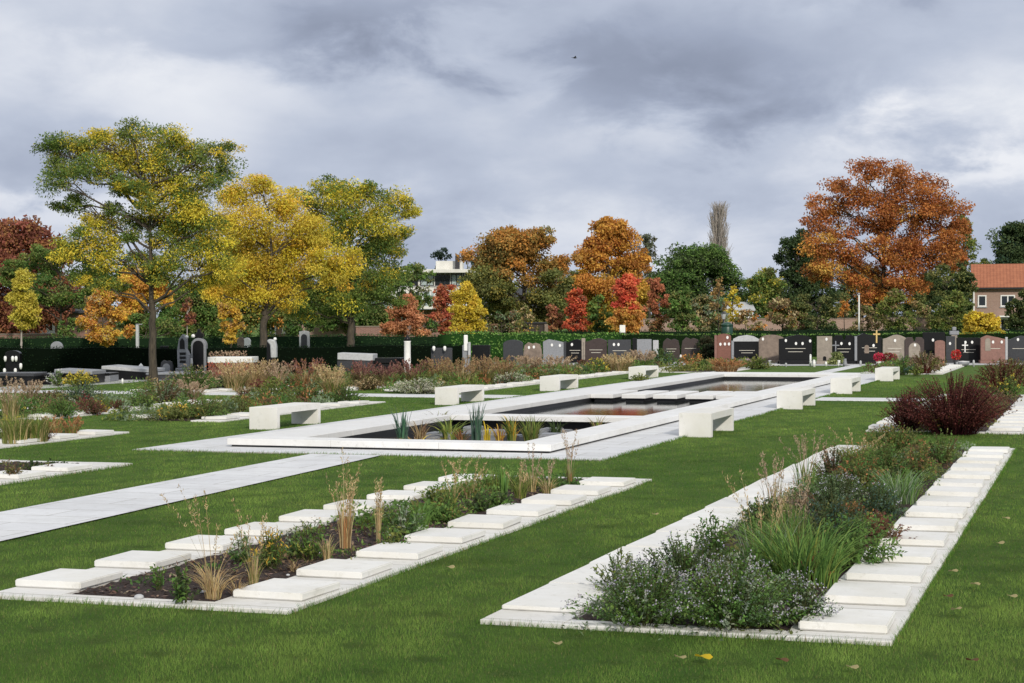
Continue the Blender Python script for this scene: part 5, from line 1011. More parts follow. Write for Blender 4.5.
def walls(parent, x0, x1, y0, y1, ze, zr, m):
    ym = (y0+y1)/2; bm = bmesh.new(); pts = [(y0, -.1), (y1, -.1), (y1, ze), (ym, zr-.02), (y0, ze)]
    A = [bm.verts.new((x0, p[0], p[1])) for p in pts]; B = [bm.verts.new((x1, p[0], p[1])) for p in pts]
    bm.faces.new(A); bm.faces.new(B)
    for i in range(5): bm.faces.new((A[i], B[i], B[(i+1) % 5], A[(i+1) % 5]))
    bmesh.ops.recalc_face_normals(bm, faces=bm.faces); b = MB(); b._add(bm); return b.build('wall', m, parent)
# tiled house at the right
r, s = house_root('brick_house', 'brick house with a bright orange tiled roof and white windows at the right edge', 973, 133, rz=-.255)
Z = lambda y, yh=318.0: 2+(yh-y)*s
walls(r, 0, 13, 0, 6.4, Z(287.5), Z(263.5)-.12, M['brickp']); rf = gable(r, 0, 13, 0, 6.4, Z(287.5), Z(263.5)-.12, M['tiles'], .3, .14)
b = MB(); b.box(-.1, 13.1, -.42, -.31, Z(289.5), Z(288)); b.build('gutter', M['darkmetal'], r)
b = MB(); b.tube([(.06, -.07, 0), (.06, -.07, Z(289))], .06, 8); b.build('downpipe', M['frame'], r)
window(r, 4.6*s, 13.0*s, Z(307), Z(295.5), 1); window(r, 26.5*s, 40.5*s, Z(307), Z(295.5), 2); window(r, 75*s, 88*s, Z(307), Z(295.5), 2)
b = MB(); b.box(25*s, 42*s, -1.0, -.003, Z(317.5), Z(316)); b.build('porch_canopy', M['frame'], r)
window(r, 26*s, 40*s, Z(331), Z(318.5), 2)
# flat-roofed white building
r, s = house_root('apartment_building', 'white flat-roofed building with wide glazed upper storey behind the salmon maple', 394, 150, 'building')
Z = lambda y, yh=320.0: 2+(yh-y)*s
w = 86*s
b = MB(); b.box(-5, w, .35, 9, -.1, Z(309.5)); b.build('lower_storey', M['brick'], r)
b = MB(); b.box(-4, w-.3, .5, 8.8, Z(306)+.0, Z(274)); b.build('wall', M['render'], r)
b = MB(); b.box(-4.5, w-.2, -.9, 9.2, Z(273.3), Z(269.8), .02); b.build('roof', M['render'], r)
b = MB(); b.box(41*s, 68*s, 2.0, 7, Z(269.7), Z(260.5), .02); b.build('roof_house', M['render'], r)
b = MB(); b.box(61*s, 65.5*s, 1.2, 1.8, Z(269.7), Z(255.5), .01); b.build('chimney', M['darkmetal'], r)
b = MB(); b.box(-4.5, 46*s, -1.6, .34, Z(309.4), Z(306.6), .02); b.build('balcony', M['render'], r)
for x0, x1, n, gl in ((2, 12, 2, 'glass2'), (13, 24, 2, 'glass'), (26, 40, 2, 'glass2'), (41, 56, 3, 'glass'), (57, 68, 2, 'glass2'), (69, 81, 2, 'glass2')): window(r, x0*s, x1*s, Z(286), Z(274.5), n, .49, gl, .07, 'darkmetal')
for x0, x1, n, gl in ((2, 13, 2, 'glass'), (15, 26, 2, 'glass'), (28, 41, 3, 'glass2'), (58, 72, 2, 'glass')): window(r, x0*s, x1*s, Z(305.5), Z(291), n, .49, gl, .07, 'frame')
for x0, x1 in ((4, 12), (17, 30), (58, 70)): window(r, x0*s, x1*s, Z(327), Z(313), 2, .34, 'glass', .08, 'frame')
for x in (70.5*s,):
    b = MB(); b.box(x, x+.12, -.8, -.68, Z(309), Z(273.5)); b.build('post', M['darkmetal'], r)
b = MB(); b.box(-4.4, 46*s, -1.56, -1.52, Z(306.5), Z(300)); b.build('balcony_rail', M['glass2'], r)
# brick house left of centre
r, s = house_root('brick_house', 'rose brick house with a slate roof half hidden behind the green tree', 262, 122)
Z = lambda y, yh=320.5: 2+(yh-y)*s
walls(r, 0, 6.3, 0, 6, Z(303.5), Z(285), M['brickp']); gable(r, 0, 6.3, 0, 6, Z(303.5), Z(285), M['slate'], .3, .14)
window(r, 12.5*s, 17.5*s, Z(316), Z(306), 1); window(r, 20*s, 34*s, Z(333), Z(326), 2); window(r, 50*s, 62*s, Z(318), Z(307), 2); window(r, 8*s, 14*s, Z(334), Z(324), 1)
# house far left
r, s = house_root('brick_house', 'brown brick house with a white window and brown roof at the far left', -30, 116)
Z = lambda y, yh=321.0: 2+(yh-y)*s
walls(r, 0, 7.8, 0, 6, Z(311), Z(290), M['brick']); gable(r, 0, 7.8, 0, 6, Z(311), Z(290), M['slate'], .3, .14)
window(r, 71*s, 85*s, Z(333), Z(314), 2, fr=.18); window(r, 48*s, 54*s, Z(334), Z(324), 1, fr=.14); window(r, 58*s, 64*s, Z(333), Z(324), 1, fr=.16); window(r, 15*s, 32*s, Z(333), Z(318), 2)
# faded house behind the oak
r, s = house_root('brick_house', 'pale mauve brick house glimpsed under the large mixed oak', 486, 140)
Z = lambda y, yh=319.5: 2+(yh-y)*s
walls(r, 0, 4.2, 0, 6, Z(306), Z(288), M['brickp']); gable(r, 0, 4.2, 0, 6, Z(306), Z(288), M['slate'], .3, .14)
window(r, 22*s, 28*s, Z(317), Z(309), 1); window(r, 5*s, 15*s, Z(318), Z(309), 2); window(r, 34*s, 44*s, Z(318), Z(309), 2)
# garden shed
r, s = house_root('garden_shed', 'small dark wooden garden shed behind the bright hedge', 527, 99, 'shed')
Z = lambda y, yh=319.3: 2+(yh-y)*s
b = MB(); b.box(0, 19*s, 0, 1.6, 0, Z(323.5)); b.build('wall', M['wood'], r)
b = MB(); b.box(-.06, 19.8*s, -.1, 1.7, Z(323.4), Z(322)); b.build('roof', M['darkmetal'], r)
b = MB(); b.box(4*s, 11*s, -.03, -.002, .05, Z(325)); d_ = b.build('door', M['wood'], r); b = MB(); b.box(9.6*s, 10.2*s, -.07, -.031, 1.0, 1.12); b.build('handle', M['zinc'], d_)
b = MB(); b.box(17.5*s, 21*s, -.16, -.104, 0, Z(324)); b.build('corner_post', M['tan'], r)
# small white garden house
r, s = house_root('garden_house', 'little white house peeping between the slim yellow tree and green foliage', 729, 122, 'house')
Z = lambda y, yh=318.5: 2+(yh-y)*s
walls(r, 0, 24*s, 0, 3.5, Z(310), Z(303), M['render']); gable(r, 0, 24*s, 0, 3.5, Z(310), Z(303), M['lgrey'], .15, .1); window(r, 5*s, 11*s, Z(318), Z(311.5), 1); window(r, 14*s, 20*s, Z(318), Z(311.5), 1)

# ================================================================== GRAVES
TR = .2
def tomb(kind, x0, x1, yt, yb, mat, label, portraits=(), lines=0, base=True, base_m=None, extra=None, th=.16, name='headstone', group='headstones in the far row', rz=TR):
    p, D = at((x0+x1)/2, yb, 0); s = D/FPX; yt = yt-(1.8 if yb < 366 else 0); w = (x1-x0)*s; H = (yb-yt)*s*1.0
    r = thing(name, label, 'gravestone', tuple(p), rz+rng.normal(0, .05), group); hb = .14 if base else 0
    if base:
        b = MB(); b.box(-w*.54, w*.54, -.16, th+.14, 0, hb, .012); b.build('plinth', M[base_m or mat], r)
    z0 = hb+.001; hw = w*.5
    if kind == 'rect': pts = [(-hw, z0), (hw, z0), (hw, H), (-hw, H)]
    elif kind == 'round': pts = [(-hw, z0), (hw, z0), (hw, H-hw*.45)]+[(hw*math.cos(t), H-hw*.45+hw*.45*math.sin(t)) for t in np.linspace(.15, math.pi-.15, 11)]+[(-hw, H-hw*.45)]
    elif kind == 'arch': pts = [(-hw, z0), (hw, z0), (hw, H-hw)]+[(hw*math.cos(t), H-hw+hw*math.sin(t)) for t in np.linspace(.1, math.pi-.1, 13)]+[(-hw, H-hw)]
    elif kind == 'slope': pts = [(-hw, z0), (hw, z0), (hw, H*.86), (hw*.3, H*.93), (-hw*.5, H), (-hw, H*.9)]
    elif kind == 'wave': pts = [(-hw, z0), (hw, z0), (hw, H*.88)]+[(hw*u, H*(.93+.07*math.cos(u*2.6-.5))) for u in np.linspace(.9, -.9, 9)]+[(-hw, H*.86)]
    elif kind == 'heart':
        pts = [(hw*.35, z0)]+[(hw*1.0*math.sin(t)**3*1.0, z0+(H-z0)*(.56+(.8125*math.cos(t)-.3125*math.cos(2*t)-.125*math.cos(3*t)-.0625*math.cos(4*t))*.44)) for t in np.linspace(math.pi*.86, -math.pi*.86, 26)]+[(-hw*.35, z0)]
    elif kind == 'rough': pts = [(-hw, z0), (hw, z0), (hw*.96, H*.6), (hw*.8, H*.9), (hw*.3, H*.97), (0, H*.92), (-hw*.45, H), (-hw*.85, H*.85), (-hw*.97, H*.5)]
    elif kind == 'twin': pts = [(-hw, z0), (hw, z0), (hw, H*.9), (hw*.75, H), (hw*.2, H), (hw*.06, H*.84), (-hw*.06, H*.84), (-hw*.2, H), (-hw*.75, H), (-hw, H*.9)]
    b = MB(); b.prism(pts, 0, th, .01); b.build('stone', M[mat], r)
    for (px, py) in portraits:
        x = (px-(x0+x1)/2)*s; z = (yb-py)*s; b = MB(); rr = 1.35*s
        b.prism([(x+rr*.85*math.cos(t), z+rr*1.15*math.sin(t)) for t in np.linspace(0, 2*math.pi, 14, endpoint=False)], -.02, -.001); b.build('portrait', M['white'], r)
    for k in range(lines):
        z = H*(.52-.11*k); b = MB(); ww = w*(.30 if k % 2 == 0 else .22); b.box(-ww, ww, -.006, -.001, z, z+.022); b.build('inscription', M['gilt'], r)
    if extra: extra(r, w, H, s, th)
    return r
def side_pillar(mat, sgn, wf=.14, hf=.9):
    def f(r, w, H, s, th):
        b = MB(); x = sgn*w*.5; b.box(min(x, x+sgn*w*wf)+.003, max(x, x+sgn*w*wf)+.003, -.04, th-.02, .142, H*hf, .01); b.build('side_pillar', M[mat], r)
    return f
def cross_on(mat, fx, z0f, hf, cw=.09):
    def f(r, w, H, s, th):
        x = w*fx; z = H*z0f; h = H*hf; b = MB(); b.box(x-cw/2, x+cw/2, -.035, -.002, z, z+h, .006); b.box(x-h*.28, x-cw/2-.001, -.035, -.002, z+h*.62, z+h*.62+cw, .004); b.box(x+cw/2+.001, x+h*.28, -.035, -.002, z+h*.62, z+h*.62+cw, .004); b.build('cross', M[mat], r)
    return f
def cap(mat, hf=.16):
    def f(r, w, H, s, th):
        hw = w*.53; z = H; b = MB(); b.prism([(-hw, z-.06), (hw, z-.06), (hw, z), (hw*.5, z+H*hf*.6), (0, z+H*hf*.8), (-hw*.6, z+H*hf*.6), (-hw, z+H*hf*.2)], -.05, th+.05, .01); b.build('cap_stone', M[mat], r)
    return f
def niche(mat, w0, w1, z0, z1):
    def f(r, w, H, s, th):
        x0, x1, a, c = w*w0, w*w1, H*z0, H*z1; hw = (x1-x0)/2; cx = (x0+x1)/2
        b = MB(); b.prism([(x0, a), (x1, a), (x1, c-hw)]+[(cx+hw*math.cos(t), c-hw+hw*math.sin(t)) for t in np.linspace(.1, math.pi-.1, 9)]+[(x0, c-hw)], -.012, -.001); b.build('panel', M[mat], r)
    return f
def ledger(mat, ln=1.7):
    def f(r, w, H, s, th):
        b = MB(); b.box(-w*.5, w*.5, -ln, -.18, 0, .16, .015); b.build('ledger', M[mat], r)
    return f
def both(*fs):
    def f(*a):
        for q in fs: q(*a)
    return f
tomb('round', 503, 523, 341.5, 362, 'dgrey', 'dark grey rounded headstone, leftmost of the far row')
tomb('rough', 523, 542, 344, 363, 'tan', 'rough grey-brown boulder headstone with small white portraits', [(529, 347.5), (534, 347)])
tomb('slope', 543, 565, 341, 363, 'grey', 'blue-grey headstone with two pale ovals and a slanted left side', [(552, 345), (560, 345.5)], 0)
tomb('wave', 566, 584, 341, 363, 'black', 'black polished headstone with a single white oval', [(572, 344.5)], 2, extra=side_pillar('dgrey', -1))
tomb('wave', 585, 607, 340, 363, 'brown', 'dark brown headstone with a tan left pillar under the bright hedge', [], 2, extra=side_pillar('beige', -1, .16, 1.0))
tomb('rect', 608, 631, 341.5, 363, 'dgrey', 'dark grey headstone with two white portraits side by side', [(614, 344.5), (618.5, 344.5)], 1)
tomb('rect', 632.5, 636.5, 340, 363, 'black', 'narrow black upright stone between two grey headstones', base=False)
tomb('rect', 637, 651.5, 341, 363, 'grey', 'plain mid-grey square headstone beside the narrow black stone')
tomb('rect', 653, 658.5, 342, 362, 'lgrey', 'slim pale grey pillar stone right of the plain grey headstone', base=False)
tomb('rough', 662, 680, 340, 361, 'brown', 'rough dark brown stacked stone with pinkish streaks', [], 2)
tomb('rough', 681, 700, 339, 361, 'brown', 'rough dark brown stone left of the square clipped bush', [(681, 356)], 1)
tomb('round', 717, 731, 335.5, 362, 'red', 'tall red-brown headstone with four white ovals', [(720.5, 344.2), (725, 344), (729, 344), (727.5, 337.5)], 0, extra=side_pillar('rose', -1, .18, .95))
tomb('rect', 734, 760, 342, 362, 'black', 'black headstone under a curved silver-grey cap', [], 2, extra=both(cap('lgrey', .3), side_pillar('grey', -1, .1, .98)))
tomb('round', 759, 785, 336.5, 363, 'tan', 'mottled beige rounded headstone left of the large black one', [(763, 339)], 0)
tomb('wave', 779, 812, 336.5, 364, 'black', 'widest black headstone with two white ovals and a black base', [(796, 343.5), (802.5, 343.5), (786, 340.5), (810, 341)], 2, extra=ledger('black', .8))
tomb('rect', 817, 832, 338, 364, 'beige', 'beige headstone with a small dark arched opening at its foot', [(826.5, 339.2)], 0, extra=niche('black', -.1, .12, .06, .28))
tomb('twin', 833, 855, 337, 364, 'black', 'black double headstone with two white portraits behind the yellowish shrub', [(841.5, 343.5), (849.5, 343.7)], 2, extra=cross_on('grey', -.37, .35, .45, .05))
tomb('slope', 857, 882, 335, 364, 'black', 'dark headstone carrying a pale gilt cross at its top right', [(873.5, 345.5)], 2, extra=both(cross_on('brass', .28, .68, .42, .07), side_pillar('grey', -1, .1, .9), niche('tan', -.2, -.02, .35, .62)))
tomb('wave', 883, 906, 336.5, 364, 'beige', 'broad beige granite headstone right of the gilt cross', [(895, 340.5)], 2)
tomb('twin', 905, 924, 339, 364, 'brown', 'brown and beige double-topped headstone left of the tallest black one', [(915, 345)], 0, extra=niche('beige', -.3, .3, .25, .8))
tomb('rect', 923, 945, 334, 363, 'black', 'square black headstone with a red-brown side stone', [(933, 340)], 0)
tomb('round', 935, 945, 342, 363.5, 'rose', 'small rounded rose-brown stone in front of the square black headstone', base=False, th=.12)
tomb('rect', 946, 955, 338, 363, 'dgrey', 'narrow dark grey stone behind the red flowers', [(950, 343.5)], 0)
tomb('rect', 957, 980, 339.5, 363, 'black', 'black headstone with white cross and two white portraits behind the white bowl', [(965.5, 342.3), (972, 342.2)], 2, extra=cross_on('white', -.15, .42, .42, .05))
tomb('slope', 981, 1005, 337, 363.5, 'rose', 'rose-red granite headstone with a lighter side panel', [(993, 342), (1001.5, 342)], 1, extra=niche('beige', -.32, -.1, .45, .9))
tomb('arch', 991, 1005, 332, 345, 'dgrey', 'dark arched stone rising behind the rose-red granite one', base=False)
tomb('wave', 1008, 1031, 337.5, 363, 'dgrey', 'dark headstone with a white candle lantern cut by the right edge', [(1018, 339.5)], 1, extra=side_pillar('lgrey', -1, .1, .95))
tomb('rough', 1033, 1050, 338, 363, 'tan', 'rough tan stone just outside the right edge') if False else None
# clipped bush in the row, cross-topped post, flowers, candles
bgtree('clipped_bush', 'square dark brown-green clipped bush among the headstones', 707, 83, 699, 716, 337, 361, 'box', [(.035, .03, .014), (.02, .03, .012)], 14, .3, 101, 2, cat='bush', cover=1.5)
bgtree('round_shrub', 'pale yellow-green ball shrub in front of the black double headstone', 835, 76, 828, 843, 353, 365, 'dome', [(.30, .32, .12), (.20, .24, .07), (.10, .15, .04)], 9, .32, 102, 1.5, cat='shrub', cover=1.6)
def pot_flowers(px, py, wpx, hpx, pal, label, potm='lgrey', cat='flowers', leafp=GREEN, name='potted_flowers'):
    p, D = at(px, py, 0); s = D/FPX; r = thing(name, label, cat, tuple(p), 0, 'flowers on the graves'); g = np.random.default_rng(int(px))
    hp = hpx*s*.42; b = MB(); b.lathe([(wpx*s*.22, 0), (wpx*s*.30, hp*.9), (wpx*s*.33, hp), (wpx*s*.28, hp*1.001)], 14); b.build('pot', M[potm], r)
    c = np.array([0, 0, hp+hpx*s*.3]); dv = rndv(g, 420); P = c+dv*np.array([wpx, wpx, hpx*.62])*s*.5*(g.random((420, 1))**.3)
    V, F, cc = leafq(P, dv+rndv(g, 420)*.6, rndv(g, 420), np.full(420, 1.5*s), np.full(420, 1.3*s), np.where(g.random((420, 1)) < .85, pick(g, pal, 420), pick(g, leafp, 420)))
    mk('blossom', V, [F], M['petal'], r, cc); return r
pot_flowers(879, 366.5, 10, 13, [(.60, .02, .06), (.55, .03, .08)], 'bright pink-red flowers in a white pot below the gilt cross', 'white')
pot_flowers(887.5, 366.5, 12, 13, [(.16, .01, .015), (.22, .02, .02)], 'dark red flower ball in a terracotta pot', 'terracotta')
pot_flowers(894, 366.5, 6, 12, [(.45, .16, .14), (.38, .12, .10)], 'salmon flowers in a grey pot next to the dark red ball', 'lgrey')
pot_flowers(956, 366.5, 9, 16, [(.55, .02, .02), (.5, .03, .03)], 'scarlet flowers in front of the black headstone with the white cross', 'dgrey')
pot_flowers(745, 366.5, 12, 7, [(.6, .5, .48), (.6, .35, .3), (.2, .2, .45)], 'white, pink and blue grave flowers in front of the silver-capped stone', 'dgrey')
pot_flowers(627, 366.5, 10, 7, [(.55, .28, .14), (.5, .35, .2)], 'peach coloured grave flowers beside the narrow black stone', 'terracotta')
def lathe_thing(name, label, cat, px, py, prof, m, group=None, part='body', extra=None, seg=14):
    p, D = at(px, py, 0); s = D/FPX; r = thing(name, label, cat, tuple(p), TR, group)
    b = MB(); b.lathe([(a*s, z*s) for a, z in prof], seg); b.build(part, M[m], r, True)
    if extra: extra(r, s)
    return r
def lid(m, rad, z, h):
    def f(r, s):
        b = MB(); b.lathe([(rad*s, z*s), (rad*s*.9, (z+h*.5)*s), (rad*s*.2, (z+h)*s), (rad*s*.1, (z+h*1.2)*s)], 12); b.build('lid', M[m], r, True)
    return f
lathe_thing('grave_bowl', 'white-rimmed grey bowl in front of the scarlet flowers', 'bowl', 963, 366.5, [(3, 0), (6.0, 2.2), (6.6, 5), (6.3, 5), (5, 3.4)], 'grey', None, 'bowl', lid('white', 6.4, 5.02, .5))
lathe_thing('candle_lantern', 'tall white candle lantern beside the widest black headstone', 'lantern', 810.5, 366.8, [(1.0, 0), (1.0, 11), (.9, 11.2)], 'white', 'grave lanterns', 'lantern_body', lid('white', 1.1, 11.3, 1.2))
lathe_thing('candle_lantern', 'low white lantern right of the tall one', 'lantern', 814, 367, [(1.6, 0), (1.5, 5), (1.2, 6)], 'white', 'grave lanterns', 'lantern_body', lid('white', 1.5, 6.1, 1.2))
lathe_thing('grave_vase', 'blue-grey vase right of the ball shrub', 'vase', 845, 366.8, [(1.6, 0), (2.2, 3), (1.4, 7), (1.8, 8)], 'grey', None, 'vase_body', lid('dgrey', 1.7, 8.02, .4))
# stone cross post behind
p, D = at(953, 362, 0); s = D/FPX; r = thing('stone_cross', 'weathered stone post with rounded cross top rising above the bright hedge', 'cross', tuple(p+np.array([0, .8, 0])), TR)
b = MB(); b.box(-3*s, 3*s, 0, .2, 0, 27*s, .02); b.build('shaft', M['beige'], r); b = MB(); b.box(-4.6*s, 4.6*s, -.02, .22, 27*s+.002, 31*s, .02); b.box(-2*s, 2*s, 0, .2, 31*s+.001, 35*s, .03); b.build('cross_head', M['grey'], r)

# small clutter at the feet of the far headstones
gc = np.random.default_rng(66)
for i in range(26):
    px = 520+i*19+gc.uniform(-6, 6)
    if 655 < px < 715: continue
    kind = ('lantern', 'pot')[i % 2]; tone = ('white', 'dgrey', 'grey', 'terracotta', 'lgrey')[int(gc.integers(0, 5))]
    h = gc.uniform(4, 7)
    o = lathe_thing('grave_ornament', 'small vase or lantern at the foot of the far headstones', 'grave ornament', px, 366.6+gc.uniform(-.4, .4), [(1.1, 0), (1.5, h*.3), (1.2, h*.8), (1.6, h)] if kind == 'pot' else [(1.0, 0), (1.1, h*.8), (.5, h)], tone, 'small vases and lanterns before the far headstones', 'ornament_body')

# --- graves on the left in front of the near-black hedge
LGP = 'dark graves on the left'
def lt(kind, x0, x1, yt, yb, mat, label, **k): return tomb(kind, x0, x1, yt, yb, mat, label, group=LGP, rz=.25, **k)
def vases(xs, z0, h, m='white'):
    def f(r, w, H, s, th):
        for x, q in xs:
            b = MB(); b.lathe([(.9*s, z0*s), (1.5*s, (z0+h*.4)*s), (1.5*s, (z0+h*.8)*s), (.8*s, (z0+h)*s)], 10, (x*s, -q, 0)); b.build('vase', M[m], r, True)
    return f
lt('round', 5, 20, 350.5, 378, 'black', 'black rounded headstone with white vases at the left edge', th=.25, extra=both(vases([(-6, .12), (1.5, .12), (5, .12)], 16.5, 5.5), vases([(-11.5, .3), (11.5, .3)], 9, 6), vases([(-5, .3), (6, .3)], 4, 6)))
def slabgrave(px0, px1, py, hpx, depth, mat, label, top='grey', tilt=0.0, name='ledger_grave'):
    p, D = at((px0+px1)/2, py, 0); s = D/FPX; w = (px1-px0)*s; h = hpx*s; r = thing(name, label, 'grave', tuple(p), .25, LGP)
    b = MB(); b.box(-w/2, w/2, 0, depth, 0, h*.72, .015); b.build('grave_base', M[mat], r)
    b = MB(); b.box(-w*.51, w*.51, -.04, depth+.04, h*.73, h, .015); o = b.build('top_slab', M[top], r); o.rotation_euler = (0, tilt, 0); return r
slabgrave(-8, 34, 386, 13, 1.2, 'black', 'wide black low tomb at the left edge under the headstone with vases', 'dgrey')
slabgrave(34, 56, 385, 11, 1.2, 'black', 'black stepped low tomb left of the yellow chrysanthemums', 'black')
slabgrave(54, 92, 384, 14, 1.4, 'black', 'low dark tomb with a sloping light grey top behind the yellow chrysanthemums', 'grey', .05)
slabgrave(92, 110, 382, 9, 1.0, 'grey', 'small square grey tomb block right of the yellow chrysanthemums', 'black')
slabgrave(101, 150, 380, 12.5, 1.8, 'black', 'long dark tomb with a sloping grey top slab left of the nearest trunk', 'lgrey', .07)
slabgrave(146, 188, 380, 7, 1.8, 'dgrey', 'long flat grey tomb behind the nearest trunk', 'grey')
slabgrave(337, 372, 378.5, 25, 1.0, 'dgrey', 'dark tomb with a pale grey gabled top by the third trunk', 'lgrey', .04)
slabgrave(372, 400, 378, 20, 1.0, 'black', 'long black low tomb right of the third trunk', 'black')
slabgrave(208, 252, 379, 22, 1.0, 'red', 'low tomb with red flowers and a bright white top slab', 'white')
def flowerbed(px0, px1, py, hpx, pal, label, n=260):
    p, D = at((px0+px1)/2, py, 0); s = D/FPX; g = np.random.default_rng(int(px0)+3); w = (px1-px0)*s
    r = thing('grave_flowers', label, 'flowers', tuple(p), .25, 'flowers on the graves'); P = np.stack([g.uniform(-w/2, w/2, n), g.uniform(-.25, .1, n), g.random(n)**.7*hpx*s], -1)
    V, F, c = leafq(P, rndv(g, n)+np.array([0, 0, .4]), rndv(g, n), np.full(n, 2.2*s), np.full(n, 1.6*s), pick(g, pal, n)); mk('blossom', V, [F], M['petal'], r, c)
flowerbed(207, 250, 380, 17, RED+DKRED+[(.5, .2, .2)], 'red flowers along the front of the white-topped tomb')
flowerbed(210, 246, 376.5, 25, PINKTAN+[(.30, .17, .11)], 'pinkish dried heather behind the white-topped tomb', 900)
plant('leafy', 56, 386, 15, 17, 'white-green bushy pot plant left of the yellow chrysanthemums', None, 'plant', GREEN+[(.5, .5, .45)], [(.6, .6, .55)], None, fl=.6, group='flowers on the graves')
plant('leafy', 77, 386, 29, 14, 'bright yellow chrysanthemum bush on the dark graves', 'chrysanthemum', 'flowers', [(.45, .38, .03), (.35, .31, .03), (.2, .22, .03)], YELLOW, None, fl=.8, group='flowers on the graves')
lathe_thing('grave_lantern', 'round white lamp on the long grey tomb left of the nearest trunk', 'lantern', 141, 378, [(.9, 0), (.6, 2), (.5, 10), (.8, 11)], 'dgrey', 'grave lanterns', 'lantern_body', lid('white', 2.4, 11.02, 3.2))
lathe_thing('grave_lantern', 'small white candle at the foot of the long dark tomb', 'lantern', 122.5, 384, [(1, 0), (1.2, 3), (.8, 5)], 'white', 'grave lanterns', 'lantern_body', lid('white', .8, 5.02, .5))
# curved grey monument with openings
p, D = at(183, 377, 0); s = D/FPX; r = thing('monument', 'grey curved standing monument with stepped openings', 'monument', tuple(p), .25, LGP)
b = MB(); b.box(-7*s, 6*s, -.1, .5, 0, 9*s, .02); b.build('plinth', M['grey'], r)
b = MB(); b.prism([(-5.5*s, 9.1*s), (5.5*s, 9.1*s), (6*s, 22*s), (3*s, 28*s), (3.2*s, 38*s), (0, 43*s), (-4*s, 38*s), (-6*s, 26*s)], 0, .3, .015); b.build('stone', M['grey'], r)
b = MB()
for z in (14, 18, 22): b.box(-3.2*s, 3.0*s, -.02, -.002, z*s, (z+2.6)*s, .004)
b.prism([(-3*s, 28*s), (2*s, 28*s), (1.6*s, 36*s), (-.5*s, 39*s), (-3*s, 36*s)], -.02, -.002); b.build('panel', M['black'], r)
b = MB(); b.ball((3*s, .15, 40*s), 1.8*s, 2); b.build('lamp', M['white'], r, True)
# arched black monument in a grey frame
p, D = at(198.5, 376, 0); s = D/FPX; r = thing('monument', 'black arched monument in a pale grey frame topped by a dark figure', 'monument', tuple(p), .25, LGP)
def archpts(hw, z0, H): return [(-hw, z0), (hw, z0), (hw, H-hw)]+[(hw*math.cos(t), H-hw+hw*math.sin(t)) for t in np.linspace(.08, math.pi-.08, 15)]+[(-hw, H-hw)]
b = MB(); b.prism(archpts(7.5*s, 0, 38*s), 0, .3, .02); b.build('frame', M['grey'], r)
b = MB(); b.prism(archpts(5.4*s, 2*s, 35.5*s), -.05, -.002, .01); b.build('arch_panel', M['black'], r)
b = MB(); b.prism([(-4*s, 38*s), (4*s, 38*s), (4.5*s, 42*s), (2*s, 44*s), (1.2*s, 47*s), (-1*s, 47*s), (-2*s, 43*s), (-4.2*s, 41*s)], .02, .26, .02); b.build('figure', M['black'], r)
b = MB(); b.ball((-4.8*s, -.05, 40*s), 2*s, 2); b.build('lamp', M['white'], r, True)
b = MB(); b.lathe([(1*s, 10*s), (1.4*s, 13*s), (1*s, 18*s)], 10, (-5.8*s, -.15, 0)); b.build('vase', M['lgrey'], r, True)
# dark low carving
lt('rough', 160, 173, 360, 377, 'dgrey', 'dark carved ornament stone left of the curved monument', extra=niche('grey', -.3, .3, .25, .8))
lt('rect', 160, 168, 346, 376, 'black', 'dark upright stone standing between the nearest trunk and the curved monument') 
# white figure and columns
p, D = at(272, 378, 0); s = D/FPX; r = thing('monument', 'white leaning sculpture on a dark stone right of the second trunk', 'monument', tuple(p), .25, LGP)
b = MB(); b.prism([(-6*s, 0), (1*s, 0), (1*s, 22*s), (-1*s, 34*s), (-5*s, 36*s)], 0, .3, .02); b.build('stone', M['black'], r)
b = MB(); b.prism([(-1*s, 20*s), (4.5*s, 20*s), (4.5*s, 32*s), (3*s, 38*s), (-3*s, 39*s), (-5*s, 37*s), (-1.5*s, 33*s)], -.05, .22, .03); b.build('sculpture', M['lgrey'], r); b = MB(); b.ball((3*s, .05, 39*s), 1.7*s, 2); b.build('lamp', M['white'], r, True)
lathe_thing('stone_column', 'white round column with a dark cap behind the dark red grasses', 'column', 407.5, 379, [(4, 0), (4, 6), (3.4, 7), (3.3, 37), (3.8, 38)], 'white', None, 'shaft', lid('black', 3.2, 38.1, 5.5))
p, D = at(466, 378, 0); s = D/FPX; r = thing('stone_pillar', 'grey pillar with a white panel right of the dark hedge end', 'pillar', tuple(p), .25)
b = MB(); b.box(-3.6*s, 3.6*s, 0, .4, 0, 33*s, .02); b.build('shaft', M['grey'], r); b = MB(); b.box(-2*s, 2.0*s, -.05, -.003, 27*s, 43*s, .02); b.build('panel', M['white'], r); b = MB(); b.box(2.4*s, 5*s, -.14, -.052, 21*s, 36*s, .02); b.build('side_panel', M['lgrey'], r)
lt('rect', 431, 452, 348, 378, 'dgrey', 'dark grey stone with two small white lamps before the hedge', extra=vases([(-7, .15), (4, .15)], 27, 5))
lt('rect', 472, 490, 345, 377, 'black', 'black flat stone half hidden by the rust grass', base=False)
